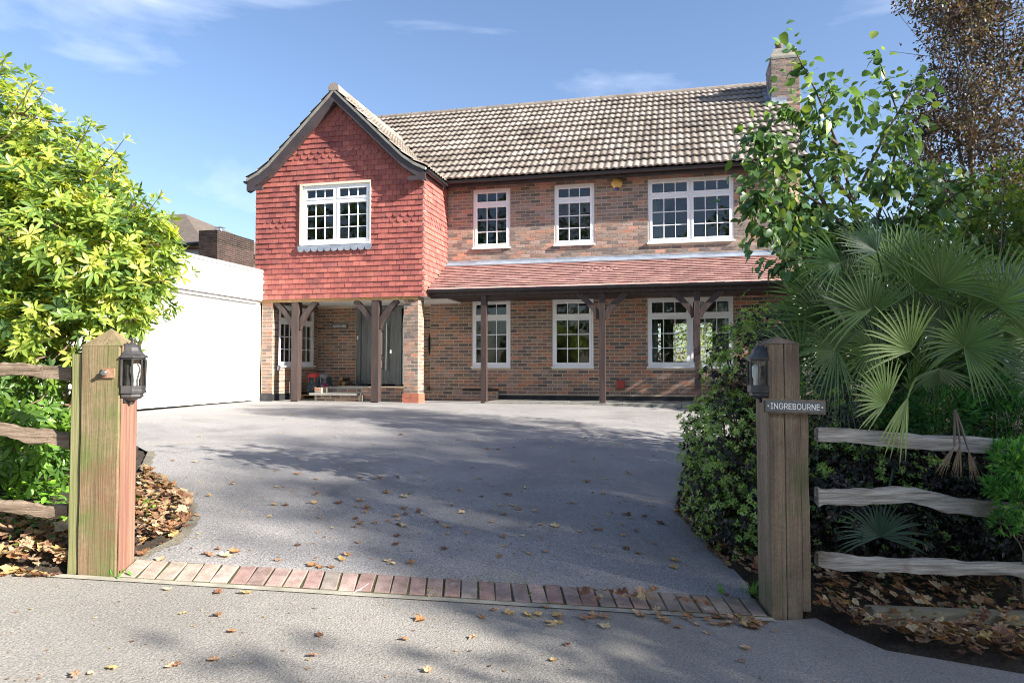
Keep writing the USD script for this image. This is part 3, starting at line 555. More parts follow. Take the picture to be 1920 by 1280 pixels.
# chimney
cx0, cx1, cy0, cy1 = 2.165, 2.80, 17.62, 18.6
chim = part(house, 'chimney', MB().box(cx0, cx1, cy0, cy1, 4.5, 8.62), 'mortar')
brick_rows('chimney', cx0, cx1, 7.47, 8.50, [], lambda a, d, z: (a, cy0 - d, z), 51); brick_rows('chimney', cy0, cy1, 7.47, 8.50, [], lambda a, d, z: (cx0 - d, a, z), 52)
brick_rows('chimney', 2.50, cx1, 5.4, 7.47, [], lambda a, d, z: (a, cy0 - d, z), 55, warm=0.6); brick_rows('chimney', cy0, cy1, 5.4, 8.5, [], lambda a, d, z: (cx1 + d, a, z), 56)
v = [(x, y, z) for (e, z) in ((0.012, 8.50), (0.012, 8.56), (-0.07, 8.78)) for (x, y) in ((cx0 - e, cy0 - e), (cx1 + e, cy0 - e), (cx1 + e, cy1 + e), (cx0 - e, cy1 + e))]
part(chim, 'weathered_cap', MB().add(v, [(a + i, a + (i + 1) % 4, a + 4 + (i + 1) % 4, a + 4 + i) for a in (0, 4) for i in range(4)] + [(8, 9, 10, 11)]), 'slab_stone')
part(chim, 'chimney_pot', lathe([(0.0, 0), (0.10, 0), (0.085, 0.16), (0.10, 0.17), (0.10, 0.22), (0.07, 0.22), (0.07, 0.03), (0, 0.03)], 16, (2.38, 17.85, 8.77)), 'bark', True)
fl = MB(); zl = ZEV + tdir[2] / tdir[1] * (cy0 - YE)
fl.add([(cx0 - 0.10, cy0 - 0.16, zl - 0.13 + 0.085), (2.50, cy0 - 0.16, zl - 0.13 + 0.085), (2.50, cy0 - 0.025, zl + 0.07), (cx0 - 0.10, cy0 - 0.025, zl + 0.07)], [(0, 1, 2, 3)])
fl.add([(cx0 - 0.02, cy0 - 0.027, zl + 0.05), (2.50, cy0 - 0.027, zl + 0.05), (2.50, cy0 - 0.027, zl + 0.17), (cx0 - 0.02, cy0 - 0.027, zl + 0.17)], [(0, 1, 2, 3)])
ks = np.linspace(0, 1, 7); dy = cy1 - cy0 - 0.2
for k in range(6):
    ya, yb_ = cy0 - 0.15 + dy * ks[k], cy0 - 0.15 + dy * ks[k + 1]; za, zb_ = (ZEV + tdir[2] / tdir[1] * (q - YE) for q in (ya, yb_))
    fl.add([(cx0 - 0.15, ya, za + 0.075), (cx0 - 0.02, ya, za + 0.085), (cx0 - 0.02, yb_, zb_ + 0.085), (cx0 - 0.15, yb_, zb_ + 0.075)], [(0, 1, 2, 3)])
    fl.add([(cx0 - 0.022, ya, za + 0.05), (cx0 - 0.022, ya, zb_ + 0.20), (cx0 - 0.022, yb_, zb_ + 0.20), (cx0 - 0.022, yb_, zb_ + 0.05)], [(3, 2, 1, 0)])
part(chim, 'lead_flashing', fl, 'lead')
# gable roof with flared eaves
YGB = 13.60
prof = np.array([(0, 7.05), (0.75, 6.325), (1.55, 5.55), (1.80, 5.375), (2.06, 5.25)])
gr = None; mb = MB(); tb = []
for sgn in (-1, 1):
    x = -7.09 + sgn * prof[:, 0]; z = prof[:, 1] + 0.05
    yend = np.where(np.arange(5) < 9, np.clip(YE + (z - ZEV) / tdir[2] * tdir[1] + 0.15, YE, 18), 0)
    v = np.r_[np.c_[x, np.full(5, YGB + 0.02), z], np.c_[x, yend, z]]
    mb.add(v, [(i, i + 1, 5 + i + 1, 5 + i) if sgn > 0 else (i + 1, i, 5 + i, 5 + i + 1) for i in range(4)])
gr = part(house, 'gable_roof', mb, 'dark_timber')
for sgn in (-1, 1):
    # tiles of each slope, laid course by course up the slope
    acc = 0; seg = np.linalg.norm(np.diff(prof, axis=0), axis=1); cum = np.r_[0, np.cumsum(seg)]; L = cum[-1]
    P_ = lambda s: np.array([np.interp(s, cum, prof[:, 0]), np.interp(s, cum, prof[:, 1])])
    nc = 8; tl = MB()
    for i in range(nc):
        sa, sb = L - L * i / nc + 0.03, max(L - L * (i + 1) / nc - 0.02, 0)
        (xa, za), (xb, zb_) = P_(sa), P_(sb); dn = unit(np.array([za - zb_, xb - xa])) * -1; dn = dn if dn[1] > 0 else -dn
        yv = YE + (zb_ - ZEV) / tdir[2] * tdir[1] + 0.2
        ny = int((yv - YGB) / 0.30) + 1
        for k in range(ny):
            ya = YGB - 0.03 + 0.30 * k; u = np.linspace(0, 0.305, 11); wv = 0.03 * (0.5 + 0.5 * np.cos(2 * math.pi * (u / 0.15 - 0.5))) ** 0.75
            def row(xx, zz, up): return np.c_[-7.09 + sgn * (xx + dn[0] * (up + wv)), ya + u, zz + dn[1] * (up + wv)]
            ft, bt, fb = row(xa, za + 0.04, 0.045), row(xb, zb_ + 0.04, 0.012), row(xa, za + 0.04, 0.022); m = 11
            ff = [(q, q + 1, m + q + 1, m + q) for q in range(m - 1)] + [(2 * m + q, 2 * m + q + 1, q + 1, q) for q in range(m - 1)]
            if sgn > 0: ff = [f_[::-1] for f_ in ff]
            # the open end at the verge shows the tile's edge
            vv = np.r_[ft, bt, fb]; tl.add(vv, [f_[::-1] for f_ in ff], np.array(RTN[rr.integers(0, 5)]) * rr.uniform(0.85, 1.1))
    part(gr, 'slope_tiles', tl, 'roof_tile', kind='stuff')
    xx = -7.09 + sgn * prof[:, 0]
    def band(z0, z1, y0, y1, m, name):
        v = np.r_[np.c_[xx, np.full(5, y0), prof[:, 1] + z0], np.c_[xx, np.full(5, y0), prof[:, 1] + z1], np.c_[xx, np.full(5, y1), prof[:, 1] + z0], np.c_[xx, np.full(5, y1), prof[:, 1] + z1]]
        f = []
        for i in range(4): f += [(i, i + 1, 6 + i, 5 + i), (10 + i, 15 + i, 16 + i, 11 + i), (5 + i, 6 + i, 16 + i, 15 + i), (i, 10 + i, 11 + i, i + 1)]
        f += [(4, 14, 19, 9), (0, 5, 15, 10)]
        return part(gr, name, MB().add(v, f), m)
    band(-0.22, -0.030, YGB, YGB + 0.03, 'barge_paint', 'bargeboard')
    band(-0.028, 0.034, YGB - 0.025, YGB + 0.06, 'slab_stone', 'verge_mortar')
    band(-0.24, -0.19, YGB + 0.031, YG - 0.02, 'barge_paint', 'soffit')
for sgn in (-1, 1): part(gr, 'boxed_eave', MB().box(-7.09 + sgn * 1.86 - 0.19, -7.09 + sgn * 1.86 + 0.19, YGB - 0.002, YGB + 0.028, 5.03, 5.12), 'barge_paint')
gutter(gr, (-7.09 + 2.07, YGB + 0.0, 5.235), (-7.09 + 2.07, 14.86, 5.235)); gutter(gr, (-7.09 - 2.07, 15.2, 5.235), (-7.09 - 2.07, YGB - 0.03, 5.235))
part(gr, 'fascia', MB().box(-7.09 + 1.985, -7.09 + 2.005, YGB + 0.03, 15.0, 5.14, 5.26), 'barge_paint')
for k in range(12):
    ya = YGB - 0.03 + 0.45 * k; ang = np.linspace(math.radians(-20), math.radians(200), 9); rad = 0.12
    v = [(-7.09 + rad * e * math.cos(q), y, 7.09 + rad * e * math.sin(q)) for y, e in ((ya, 1.04), (ya + 0.445, 1.0)) for q in ang]
    f = [(q + 1, q, 9 + q, 9 + q + 1) for q in range(8)]
    part(gr, 'ridge_tile', MB().add(v, f, np.array(RTN[k % 5])).add(v[:9], [(8, q + 1, q) for q in range(7)], np.array(RTN[k % 5])), 'roof_tile')

# veranda --------------------------------------------------------------
YV, ZV, ZVT = 13.98, 2.80, 3.50
vd = unit([0, YF - YV, ZVT - ZV]); vn = np.array([0, -vd[2], vd[1]]); VL = math.hypot(YF - YV, ZVT - ZV)
XV0, XV1 = XS + 0.012, 2.45
ver = part(house, 'veranda', MB().obox(((XV0 + XV1) / 2, (YV + YF) / 2 - 0.01, (ZV + ZVT) / 2 - 0.03), ((XV1 - XV0) / 2, 0, 0), vd * (VL / 2 - 0.02), vn * 0.012), 'dark_timber')
rv = np.random.default_rng(19); vt = []; ncv = 15; gv = VL / ncv
VT = [lin(192, 152, 143), lin(186, 145, 138), lin(182, 143, 137), lin(196, 157, 147), lin(176, 137, 131), lin(196, 162, 151)]
for i in range(ncv):
    x = XV0 - (0.0825 if i % 2 else 0)
    while x < XV1 - 0.02:
        xa, xb = max(x, XV0) + 0.0015, min(x + 0.165, XV1) - 0.0015
        if xb - xa > 0.03:
            s0, s1 = i * gv + rv.uniform(-0.003, 0.003) - (0.05 if i == 0 else 0), (i + 1) * gv + 0.03; up = 0.032 + rv.uniform(-0.002, 0.003)
            fancy = i in (8, 9, 10) and -1.95 + 0.05 * abs(i - 9) < (xa + xb) / 2 < -1.25
            o = np.array([0, YV, ZV])
            if fancy:
                hw = (xb - xa) / 2; ring = [((xa + xb) / 2 + hw * math.cos(q), s0 + hw * 0.8 + hw * 0.8 * math.sin(q)) for q in np.linspace(math.pi, 2 * math.pi, 7)]
            else: ring = [(xa, s0), (xb, s0)]
            ring += [(xb, s1), (xa, s1)]; m = len(ring)
            top = [o + np.array([a, 0, 0]) + vd * s + vn * (up * (1 - (s - s0) / (s1 - s0)) + 0.006) for a, s in ring]; bot = [p - vn * 0.013 for p in top]
            ff = [(0, q, q + 1) for q in range(1, m - 1)] + [(q, m + q, (q + 1) % m) for q in range(m)] + [((q + 1) % m, m + q, m + (q + 1) % m) for q in range(m)]
            vt.append((np.mean(top, 0), np.array(top + bot), ff, (0.5 * np.array(VT[rv.integers(0, 6)]) + 0.5 * np.array(lin(192, 154, 145))) * rv.uniform(0.92, 1.08)))
        x += 0.165
big = split(vt, lambda q: q[0], 300, lambda q: proj(q[0])[0] < 1420); rest = MB()
for i, q in enumerate(vt):
    if i in big: part(ver, 'plain_tile', MB().add(q[1], q[2], q[3]), 'clay_tile')
    else: rest.add(q[1], q[2], q[3])
part(ver, 'farther_plain_tiles', rest, 'clay_tile', kind='stuff')
part(ver, 'lead_flashing', MB().add([(XS + 0.0, YF - 0.012, ZVT + 0.09), (XR, YF - 0.012, ZVT + 0.09), (XR, YF - 0.016, ZVT + 0.045), (XS, YF - 0.016, ZVT + 0.045), (XR, YF - 0.15, ZVT - 0.035), (XS, YF - 0.15, ZVT - 0.035)], [(3, 2, 1, 0), (5, 4, 2, 3)]), 'lead')
gutter(ver, (XS + 0.04, YV - 0.02, ZV - 0.005), (XV1, YV - 0.02, ZV - 0.005))
part(ver, 'fascia', MB().box(XS + 0.03, XV1, YV + 0.035, YV + 0.06, ZV - 0.13, ZV - 0.01), 'dark_timber')
part(ver, 'wall_plate', MB().box(XS + 0.03, XV1, YV + 0.10, YV + 0.22, ZV - 0.16, ZV - 0.04), 'dark_timber')
part(ver, 'soffit', MB().box(XS + 0.35, XV1, YV + 0.221, YF - 0.012, ZV - 0.135, ZV - 0.12), 'dark_timber')
def brace(parent, x, y, sgn, z0, z1, reach, wd=0.085):
    """curved knee brace in the plane of the front"""
    t = np.linspace(0, 1, 12); c = np.c_[x + sgn * (0.055 + reach * (t ** 1.25)), z0 + (z1 - z0) * (t ** 0.85)]
    tg = np.gradient(c, axis=0); tg /= np.linalg.norm(tg, axis=1, keepdims=True); nn = np.c_[-tg[:, 1], tg[:, 0]]
    half = np.linspace(0.055, 0.055, 12); a, b = c + nn * half[:, None], c - nn * half[:, None]
    poly = Polygon(np.r_[a, b[::-1]]).buffer(0); poly = shapely.intersection(poly, sbox(x - 3, z0 - 0.2, x + 3, z1))
    poly = shapely.intersection(poly, sbox(x + 0.052, 0, x + 3, 9) if sgn > 0 else sbox(x - 3, 0, x - 0.052, 9))
    return part(parent, 'brace', extr(poly, y - wd / 2, y + wd / 2), 'dark_timber')
for x, br in ((-3.92, False), (-1.495, True), (0.325, True)):
    y = 14.10; w = 0.058; z1 = ZV - 0.135
    p = part(ver, 'post', MB().box(x - w, x + w, y - w, y + w, ZH - 0.05, z1 if not br else z1), 'dark_timber')
    if br: brace(p, x, y, -1, 2.16, z1, 0.42); brace(p, x, y, 1, 2.16, z1, 0.42)
for x in (-8.07, -6.21):
    y = 13.88; w = 0.08
    p = part(house, 'porch_post', MB().box(x - w, x + w, y - w, y + w, ZH - 0.05, 2.599), 'dark_timber')
    brace(p, x, y, -1, 2.02, 2.598, 0.42, 0.1); brace(p, x, y, 1, 2.02, 2.598, 0.42, 0.1)
# front door, sidelight, steps
def dbox(x0, x1, y0, y1, z0, z1): return MB().box(x0, x1, y0, y1, z0, z1)
ZD = 0.775; DX0, DX1 = -7.60, -6.53
door = part(house, 'front_door', dbox(DX0 + 0.12, DX1 - 0.06, YB + 0.045, YB + 0.09, ZD + 0.02, 2.56), 'door_grey')
part(door, 'frame', MB().box(DX0, DX0 + 0.115, YB + 0.01, YB + 0.12, ZD, 2.66).box(DX1 - 0.055, DX1 + 0.09, YB + 0.01, YB + 0.12, ZD, 2.66).box(DX0 + 0.115, DX1 - 0.055, YB + 0.01, YB + 0.12, 2.565, 2.66).box(-5.98, -5.9, YB + 0.01, YB + 0.12, ZD, 2.66).box(DX1 + 0.09, -5.98, YB + 0.01, YB + 0.12, 2.6, 2.66), 'door_grey')
for k in range(6):
    xa = DX0 + 0.125 + k * 0.147; part(door, 'plank', dbox(xa + 0.003, min(xa + 0.144, DX1 - 0.065), YB + 0.036, YB + 0.0449, ZD + 0.03, 2.55), 'door_grey')
for z0, z1 in ((1.50, 2.03), (1.18, 1.36)):
    part(door, 'light_frame', MB().box(-7.10, -6.90, YB + 0.026, YB + 0.0355, z0 - 0.035, z1 + 0.035), 'black_plastic'); part(door, 'light_pane', dbox(-7.07, -6.93, YB + 0.018, YB + 0.0259, z0, z1), 'ceiling_white')
hd = MB().tube([(-6.80, YB - 0.03, 1.12), (-6.80, YB - 0.03, 2.24)], 0.016, 10)
for z in (1.2, 2.16): hd.tube([(-6.80, YB - 0.03, z), (-6.80, YB + 0.04, z)], 0.010, 8)
part(door, 'handle', hd, 'steel', True); part(door, 'lock', dbox(-6.73, -6.69, YB + 0.02, YB + 0.036, 1.53, 1.61), 'steel')
part(door, 'sidelight_pane', MB().add([(DX1 + 0.09, YB + 0.06, ZD + 0.02), (-5.98, YB + 0.06, ZD + 0.02), (-5.98, YB + 0.06, 2.6), (DX1 + 0.09, YB + 0.06, 2.6)], [(0, 1, 2, 3)]), 'glass')
part(door, 'sidelight_blind', dbox(DX1 + 0.09, -5.98, YB + 0.066, YB + 0.075, ZD + 0.02, 2.30), 'ceiling_white')  # white panel added close behind the glass so the sidelight looks bright
part(house, 'door_bell', dbox(-7.57, -7.54, YB - 0.01, YB + 0.009, 1.86, 1.95), 'letter_white')
al = lathe([(0, 0), (0.115, 0), (0.12, 0.02), (0.105, 0.05), (0.06, 0.066), (0, 0.068)], 20); al.apply_transform(trimesh.transformations.rotation_matrix(math.pi / 2, [1, 0, 0])); al.apply_translation((-1.291, YF - 0.012, 5.145))
ab = part(house, 'alarm_box', al, 'alarm_yellow', True); part(ab, 'strobe', lathe([(0, -0.05), (0.035, -0.045), (0.045, -0.01), (0.045, 0.0), (0, 0)], 12, (-1.291, YF - 0.05, 5.045)), 'alarm_blue', True)
part(ab, 'cover_plate', dbox(-1.335, -1.247, YF - 0.086, YF - 0.0785, 5.12, 5.185), 'alarm_yellow')
part(house, 'red_box', dbox(-1.32, -1.15, YF - 0.06, YF - 0.0125, 0.755, 0.915), 'red_box')
part(house, 'socket_box', dbox(XPL - 0.06 + 0.09, XPL + 0.06, 13.98, 14.05, 1.13, 1.22), 'white_frame')
od = lathe([(0, 0), (0.19, 0), (0.21, 0.03), (0.16, 0.07), (0, 0.09)], 20); od.apply_transform(trimesh.transformations.rotation_matrix(-math.pi / 2, [0, 1, 0])); od.apply_scale([0.7, 0.9, 1.25]); od.apply_translation((-5.54, 15.42, 1.72))
part(house, 'round_wall_ornament', od, 'black_plastic', True)
pl = part(house, 'name_plate', dbox(-8.22, -7.815, YB - 0.035, YB - 0.0125, 2.125, 2.25), 'plate_slate', label='small slate name plate on the porch back wall')
tx = meshkit.text_mesh('INGREBOURNE', 0.062, 0.003); w_ = tx.bounds[1][0] - tx.bounds[0][0]; tx.apply_scale([0.35 / w_, 1, 1]); tx.apply_transform(trimesh.transformations.rotation_matrix(math.pi / 2, [1, 0, 0])); tx.apply_translation((-8.20, YB - 0.0352, 2.157))
part(pl, 'lettering', tx, 'letter_white')
dp = MB().tube([(XR - 0.06, YF - 0.05, 5.2), (XR - 0.06, YF - 0.05, 3.62)], 0.034, 10); part(house, 'downpipe', dp, 'dark_timber', True)
st = part(house, 'porch_steps', MB().box(-7.65, -6.62, 14.0, YB - 0.02, ZH - 0.2, 0.60), 'mortar')
part(st, 'lower_slab', dbox(-7.76, -6.66, 13.88, 14.5, 0.60, 0.645), 'slab_stone'); part(st, 'upper_slab', dbox(-7.55, -6.665, 14.34, YB - 0.05, 0.72, 0.765), 'slab_stone')
part(st, 'riser', dbox(-7.55, -6.665, 14.36, 14.6, 0.646, 0.719), 'mortar')
part(st, 'landing', dbox(-6.66, -5.62, 14.12, YB - 0.03, ZH - 0.2, 0.76), 'mortar')
brick_rows('porch_steps', -6.66, -5.60, 0.465, 0.765, [], lambda a, d, z: (a, 14.12 - d, z), 61)
brick_rows('porch_steps', -7.65, -6.66, 0.45, 0.60, [], lambda a, d, z: (a, 14.0 - d, z), 62); brick_rows('porch_steps', -7.55, -6.66, 0.65, 0.725, [], lambda a, d, z: (a, 14.36 - d, z), 63)
lw = part(st, 'side_wall', dbox(-7.72, -7.56, 14.05, YB - 0.05, ZH - 0.2, 0.755), 'mortar'); brick_rows('porch_steps', -7.72, -7.56, 0.61, 0.76, [], lambda a, d, z: (a, 14.05 - d, z), 64); brick_rows('porch_steps', 14.05, YB - 0.05, 0.70, 0.775, [], lambda a, d, z: (-7.72 + (z - 0.70) * 0 - d, a, z), 65)
# bricks out: the 300 that show largest as parts
par = {'front_wall': wall_front, 'plinth_wall': low, 'porch_back_wall': wall_b, 'porch_side_wall': wall_l, 'brick_pier': pier, 'end_wall': None, 'chimney': chim, 'porch_steps': st}
par['end_wall'] = house
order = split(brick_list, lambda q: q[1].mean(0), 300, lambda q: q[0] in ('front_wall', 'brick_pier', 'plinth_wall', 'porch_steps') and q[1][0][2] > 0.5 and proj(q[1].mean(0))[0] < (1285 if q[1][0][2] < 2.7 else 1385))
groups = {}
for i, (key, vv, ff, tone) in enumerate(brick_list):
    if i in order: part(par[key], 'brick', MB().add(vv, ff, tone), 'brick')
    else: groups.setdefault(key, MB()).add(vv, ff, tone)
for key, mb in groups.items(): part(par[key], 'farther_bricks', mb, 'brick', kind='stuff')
th = part(house, 'tile_hanging', MB().box(XS - 0.03, XS - 0.012, YG - 0.004, YG + 0.03, ZS, 5.1), 'clay_tile')
front_t = [i for i, q in enumerate(tile_list) if q[0] == 41]
order = split(tile_list, lambda q: q[1].mean(0), 300, lambda q: q[0] in (41, 42)); rest = MB()
for i, q in enumerate(tile_list):
    if i in order: part(th, 'wall_tile', MB().add(q[1], q[2], q[3]), 'clay_tile')
    else: rest.add(q[1], q[2], q[3])
part(th, 'farther_wall_tiles', rest, 'clay_tile', kind='stuff')
# slabs under the veranda
pav = thing('veranda_paving', 'row of grey paving slabs under the veranda along the house wall', 'paving', kind='structure')
for k in range(11):
    for m in range(2):
        x = -3.9 + 0.56 * k; part(pav, 'slab', MB().box(x + 0.004, x + 0.554, 14.04 + 0.63 * m, 14.04 + 0.63 * m + 0.622, ZH - 0.04, ZH + 0.03 + 0.003 * ((k * 7 + m) % 3)), 'slab_stone')
solo('porch_floor', MB().box(-8.6, -5.6, 13.8, YB, ZH - 0.1, ZH + 0.014), 'slab_stone', 'grey concrete floor of the porch', 'paving', kind='structure')

# ------------------------------------------------------------------ garage and the neighbour's house
gx, gy0, gy1 = -8.95, 8.3, 13.86
gar = thing('garage', 'white flat roofed garage with a wide white sectional door', 'garage', (gx, 11, ZH))
part(gar, 'side_wall', MB().box(gx - 5.6, gx - 0.12, gy0, gy0 + 0.2, ZH - 0.3, 3.2).box(gx - 5.6, gx - 5.4, gy0 + 0.2, gy1, ZH - 0.3, 3.2).box(gx - 5.4, gx - 0.12, gy1 - 0.2, gy1, ZH - 0.3, 3.2), 'white_paint')
part(gar, 'door_frame', MB().box(gx - 0.1, gx + 0.03, gy1 - 0.13, gy1 - 0.02, ZH - 0.02, 2.575).box(gx - 0.1, gx + 0.03, gy0 + 0.2, gy0 + 0.32, ZH - 0.02, 2.575).box(gx - 0.1, gx + 0.025, gy0 + 0.2, gy1 - 0.02, 2.576, 2.63), 'white_frame')
gd = part(gar, 'garage_door', MB().box(gx - 0.10, gx - 0.085, gy0 + 0.33, gy1 - 0.14, ZH + 0.02, 2.57), 'white_paint')
for k in range(5): part(gd, 'door_panel', MB().box(gx - 0.083, gx - 0.04, gy0 + 0.335, gy1 - 0.145, ZH + 0.03 + 0.417 * k, ZH + 0.03 + 0.417 * k + 0.411), 'white_paint')
fa = part(gar, 'fascia', MB().box(gx - 5.7, gx + 0.10, gy0 - 0.1, gy1 + 0.02, 2.64, 2.66), 'white_paint')
for k in range(4): part(fa, 'fascia_board', MB().box(gx + 0.085, gx + 0.118, gy0 - 0.1, gy1 + 0.02, 2.661 + 0.143 * k, 2.661 + 0.143 * k + 0.139), 'white_paint')
part(gar, 'flat_roof', MB().box(gx - 5.72, gx + 0.13, gy0 - 0.12, gy1 + 0.03, 3.236, 3.31), 'asphalt_felt')
NY = 22.0
nh = thing('neighbouring_house', 'neighbouring house beyond the garage with brown tiled roof and dark brick chimney', 'house', (-18, NY, ZH))
part(nh, 'wall', MB().box(-30, -17.4, NY + 1.0, NY + 9, 0, 5.75), 'white_paint')
nr = [aty(*q, NY) for q in ((262, 385), (372, 437))]
v = [(-30, NY + 0.6, 5.75), (-16.9, NY + 0.6, 5.75), (-22.0, NY + 6.0, 8.2), (-30, NY + 6.0, 8.2), (-16.9, NY + 11.4, 5.75), (-30, NY + 11.4, 5.75)]
nrf = part(nh, 'roof', MB().add(v, [(0, 1, 2, 3)]).add(v, [(5, 3, 2, 4)]).add(v, [(1, 4, 2)]), 'roof_brown')
part(nrf, 'gutter', MB().tube([(-30, NY + 0.55, 5.72), (-16.85, NY + 0.55, 5.72), (-16.85, NY + 9.4, 5.72)], 0.07, 8), 'black_plastic')
part(nrf, 'soffit', MB().box(-30, -16.95, NY + 0.62, NY + 9.3, 5.60, 5.70), 'log_wood')
nc0, nc1 = -16.7, -15.93
nch = part(nh, 'chimney', MB().box(nc0, nc1, NY, NY + 2.2, 1.0, 6.06), 'bark')
sb = len(brick_list); brick_rows('n', nc0, nc1, 4.2, 6.06, [], lambda a, d, z: (a, NY - d, z), 71); brick_rows('n', NY, NY + 2.2, 4.2, 6.06, [], lambda a, d, z: (nc1 + d, a, z), 72)
mb = MB(); rn = np.random.default_rng(5)
for q in brick_list[sb:]: mb.add(q[1], q[2], np.array(lin(74, 56, 53)) * rn.uniform(0.4, 0.9) * (0.55 if q[1].mean(0)[2] > 5.6 else 1.0))
part(nch, 'chimney_bricks', mb, 'neighbour_brick', kind='stuff')
part(nch, 'cowl', MB().tube([(-16.2, NY + 0.5, 6.06), (-16.2, NY + 0.5, 6.2)], 0.10, 10).box(-16.34, -16.06, NY + 0.36, NY + 0.64, 6.24, 6.26).box(-16.33, -16.31, NY + 0.37, NY + 0.39, 6.06, 6.24).box(-16.09, -16.07, NY + 0.37, NY + 0.39, 6.06, 6.24), 'steel')

# ------------------------------------------------------------------ gateposts, lanterns, sign, rails
def gf(base):                                                     # gate frame: s along the gate line, n away from the road, z up
    b = np.asarray(base, float); return lambda s, n, z: b + G * s + N * n + np.array([0, 0, z])
def gbox(mb, F, s0, s1, n0, n1, z0, z1, c=0.006, seed=0, rough=0.003, rows=9, tone=None):
    """squared timber with chamfered arrises and slightly uneven faces"""
    r = np.random.default_rng(seed); ring = [(s0 + c, n0), (s1 - c, n0), (s1, n0 + c), (s1, n1 - c), (s1 - c, n1), (s0 + c, n1), (s0, n1 - c), (s0, n0 + c)]
    v = []; 
    for k in range(rows):
        z = z0 + (z1 - z0) * k / (rows - 1); d = r.uniform(-rough, rough, 2)
        v += [F(s + d[0], n + d[1], z) for s, n in ring]
    f = [(k * 8 + i, k * 8 + (i + 1) % 8, (k + 1) * 8 + (i + 1) % 8, (k + 1) * 8 + i) for k in range(rows - 1) for i in range(8)]
    t = (rows - 1) * 8; mb.add(v, f, tone); mb.add(v[t:t + 8], [(0, i, i + 1) for i in range(1, 7)], tone); return mb
def pyramid(mb, F, s0, s1, n0, n1, z0, h):
    v = [F(s0, n0, z0), F(s1, n0, z0), F(s1, n1, z0), F(s0, n1, z0), F((s0 + s1) / 2, (n0 + n1) / 2, z0 + h)]
    return mb.add(v, [(0, 1, 4), (1, 2, 4), (2, 3, 4), (3, 0, 4)])
# left post: front right corner at L0
FL = gf(L0); WPL = 0.215
lp = thing('gatepost', 'thick greenish timber gatepost with a bolt plate at the left of the driveway entrance', 'gatepost', L0 - G * 0.1)
part(lp, 'shaft', gbox(MB(), FL, -WPL, -0.0, 0.0, 0.215, -0.08, 1.325, seed=1), 'post_wood_left')
mb = MB(); v = []
part(lp, 'reddish_face', gbox(MB(), FL, 0.0005, 0.010, 0.012, 0.203, -0.02, 1.322, c=0.002, seed=2, rough=0.001), 'post_wood_red', label='reddish planed face towards the driveway')
part(lp, 'pyramid_cap', pyramid(MB(), FL, -WPL - 0.002, 0.012, -0.002, 0.217, 1.323, 0.105), 'post_wood_left')
part(lp, 'side_board', gbox(MB(), FL, -WPL - 0.062, -WPL - 0.003, 0.012, 0.20, 0.02, 1.275, seed=3), 'board_green', label='greenish board nailed along the outer side')
bp = part(lp, 'bolt_plate', MB().obox(FL(-0.060, -0.006, 1.165), G * 0.034, N * 0.006, ZZ * 0.027), 'rust')
part(bp, 'bolt', MB().tube([FL(-0.075, -0.012, 1.168), FL(-0.075, -0.045, 1.168)], 0.011, 8).tube([FL(-0.075, -0.013, 1.168), FL(-0.075, -0.028, 1.168)], 0.018, 6), 'steel')
# right post: front left corner at RP
FR = gf(RP); HR = 1.345 - RP[2]; WR = 0.195
rp = thing('gatepost', 'cracked brown timber gatepost carrying the name sign, beside the palm', 'gatepost', RP + G * 0.1)
part(rp, 'shaft', gbox(MB(), FR, 0.0, 0.094, 0.0, 0.20, -0.08, HR, c=0.004, seed=4, rough=0.0022), 'post_wood_right')
part(rp, 'shaft', gbox(MB(), FR, 0.100, WR, 0.0, 0.20, -0.08, HR, c=0.004, seed=5, rough=0.0022), 'post_wood_right')
part(rp, 'core', MB().obox(FR(0.097, 0.10, HR / 2 - 0.03), G * 0.006, N * 0.075, ZZ * (HR / 2)), 'soil')
part(rp, 'pyramid_cap', pyramid(MB(), FR, -0.004, WR + 0.004, -0.004, 0.204, HR - 0.001, 0.048), 'post_wood_right')
part(rp, 'side_board', gbox(MB(), FR, WR + 0.003, WR + 0.060, 0.015, 0.19, 0.03, HR - 0.41, seed=6), 'post_wood_right', label='narrow board fixed along the outer side')
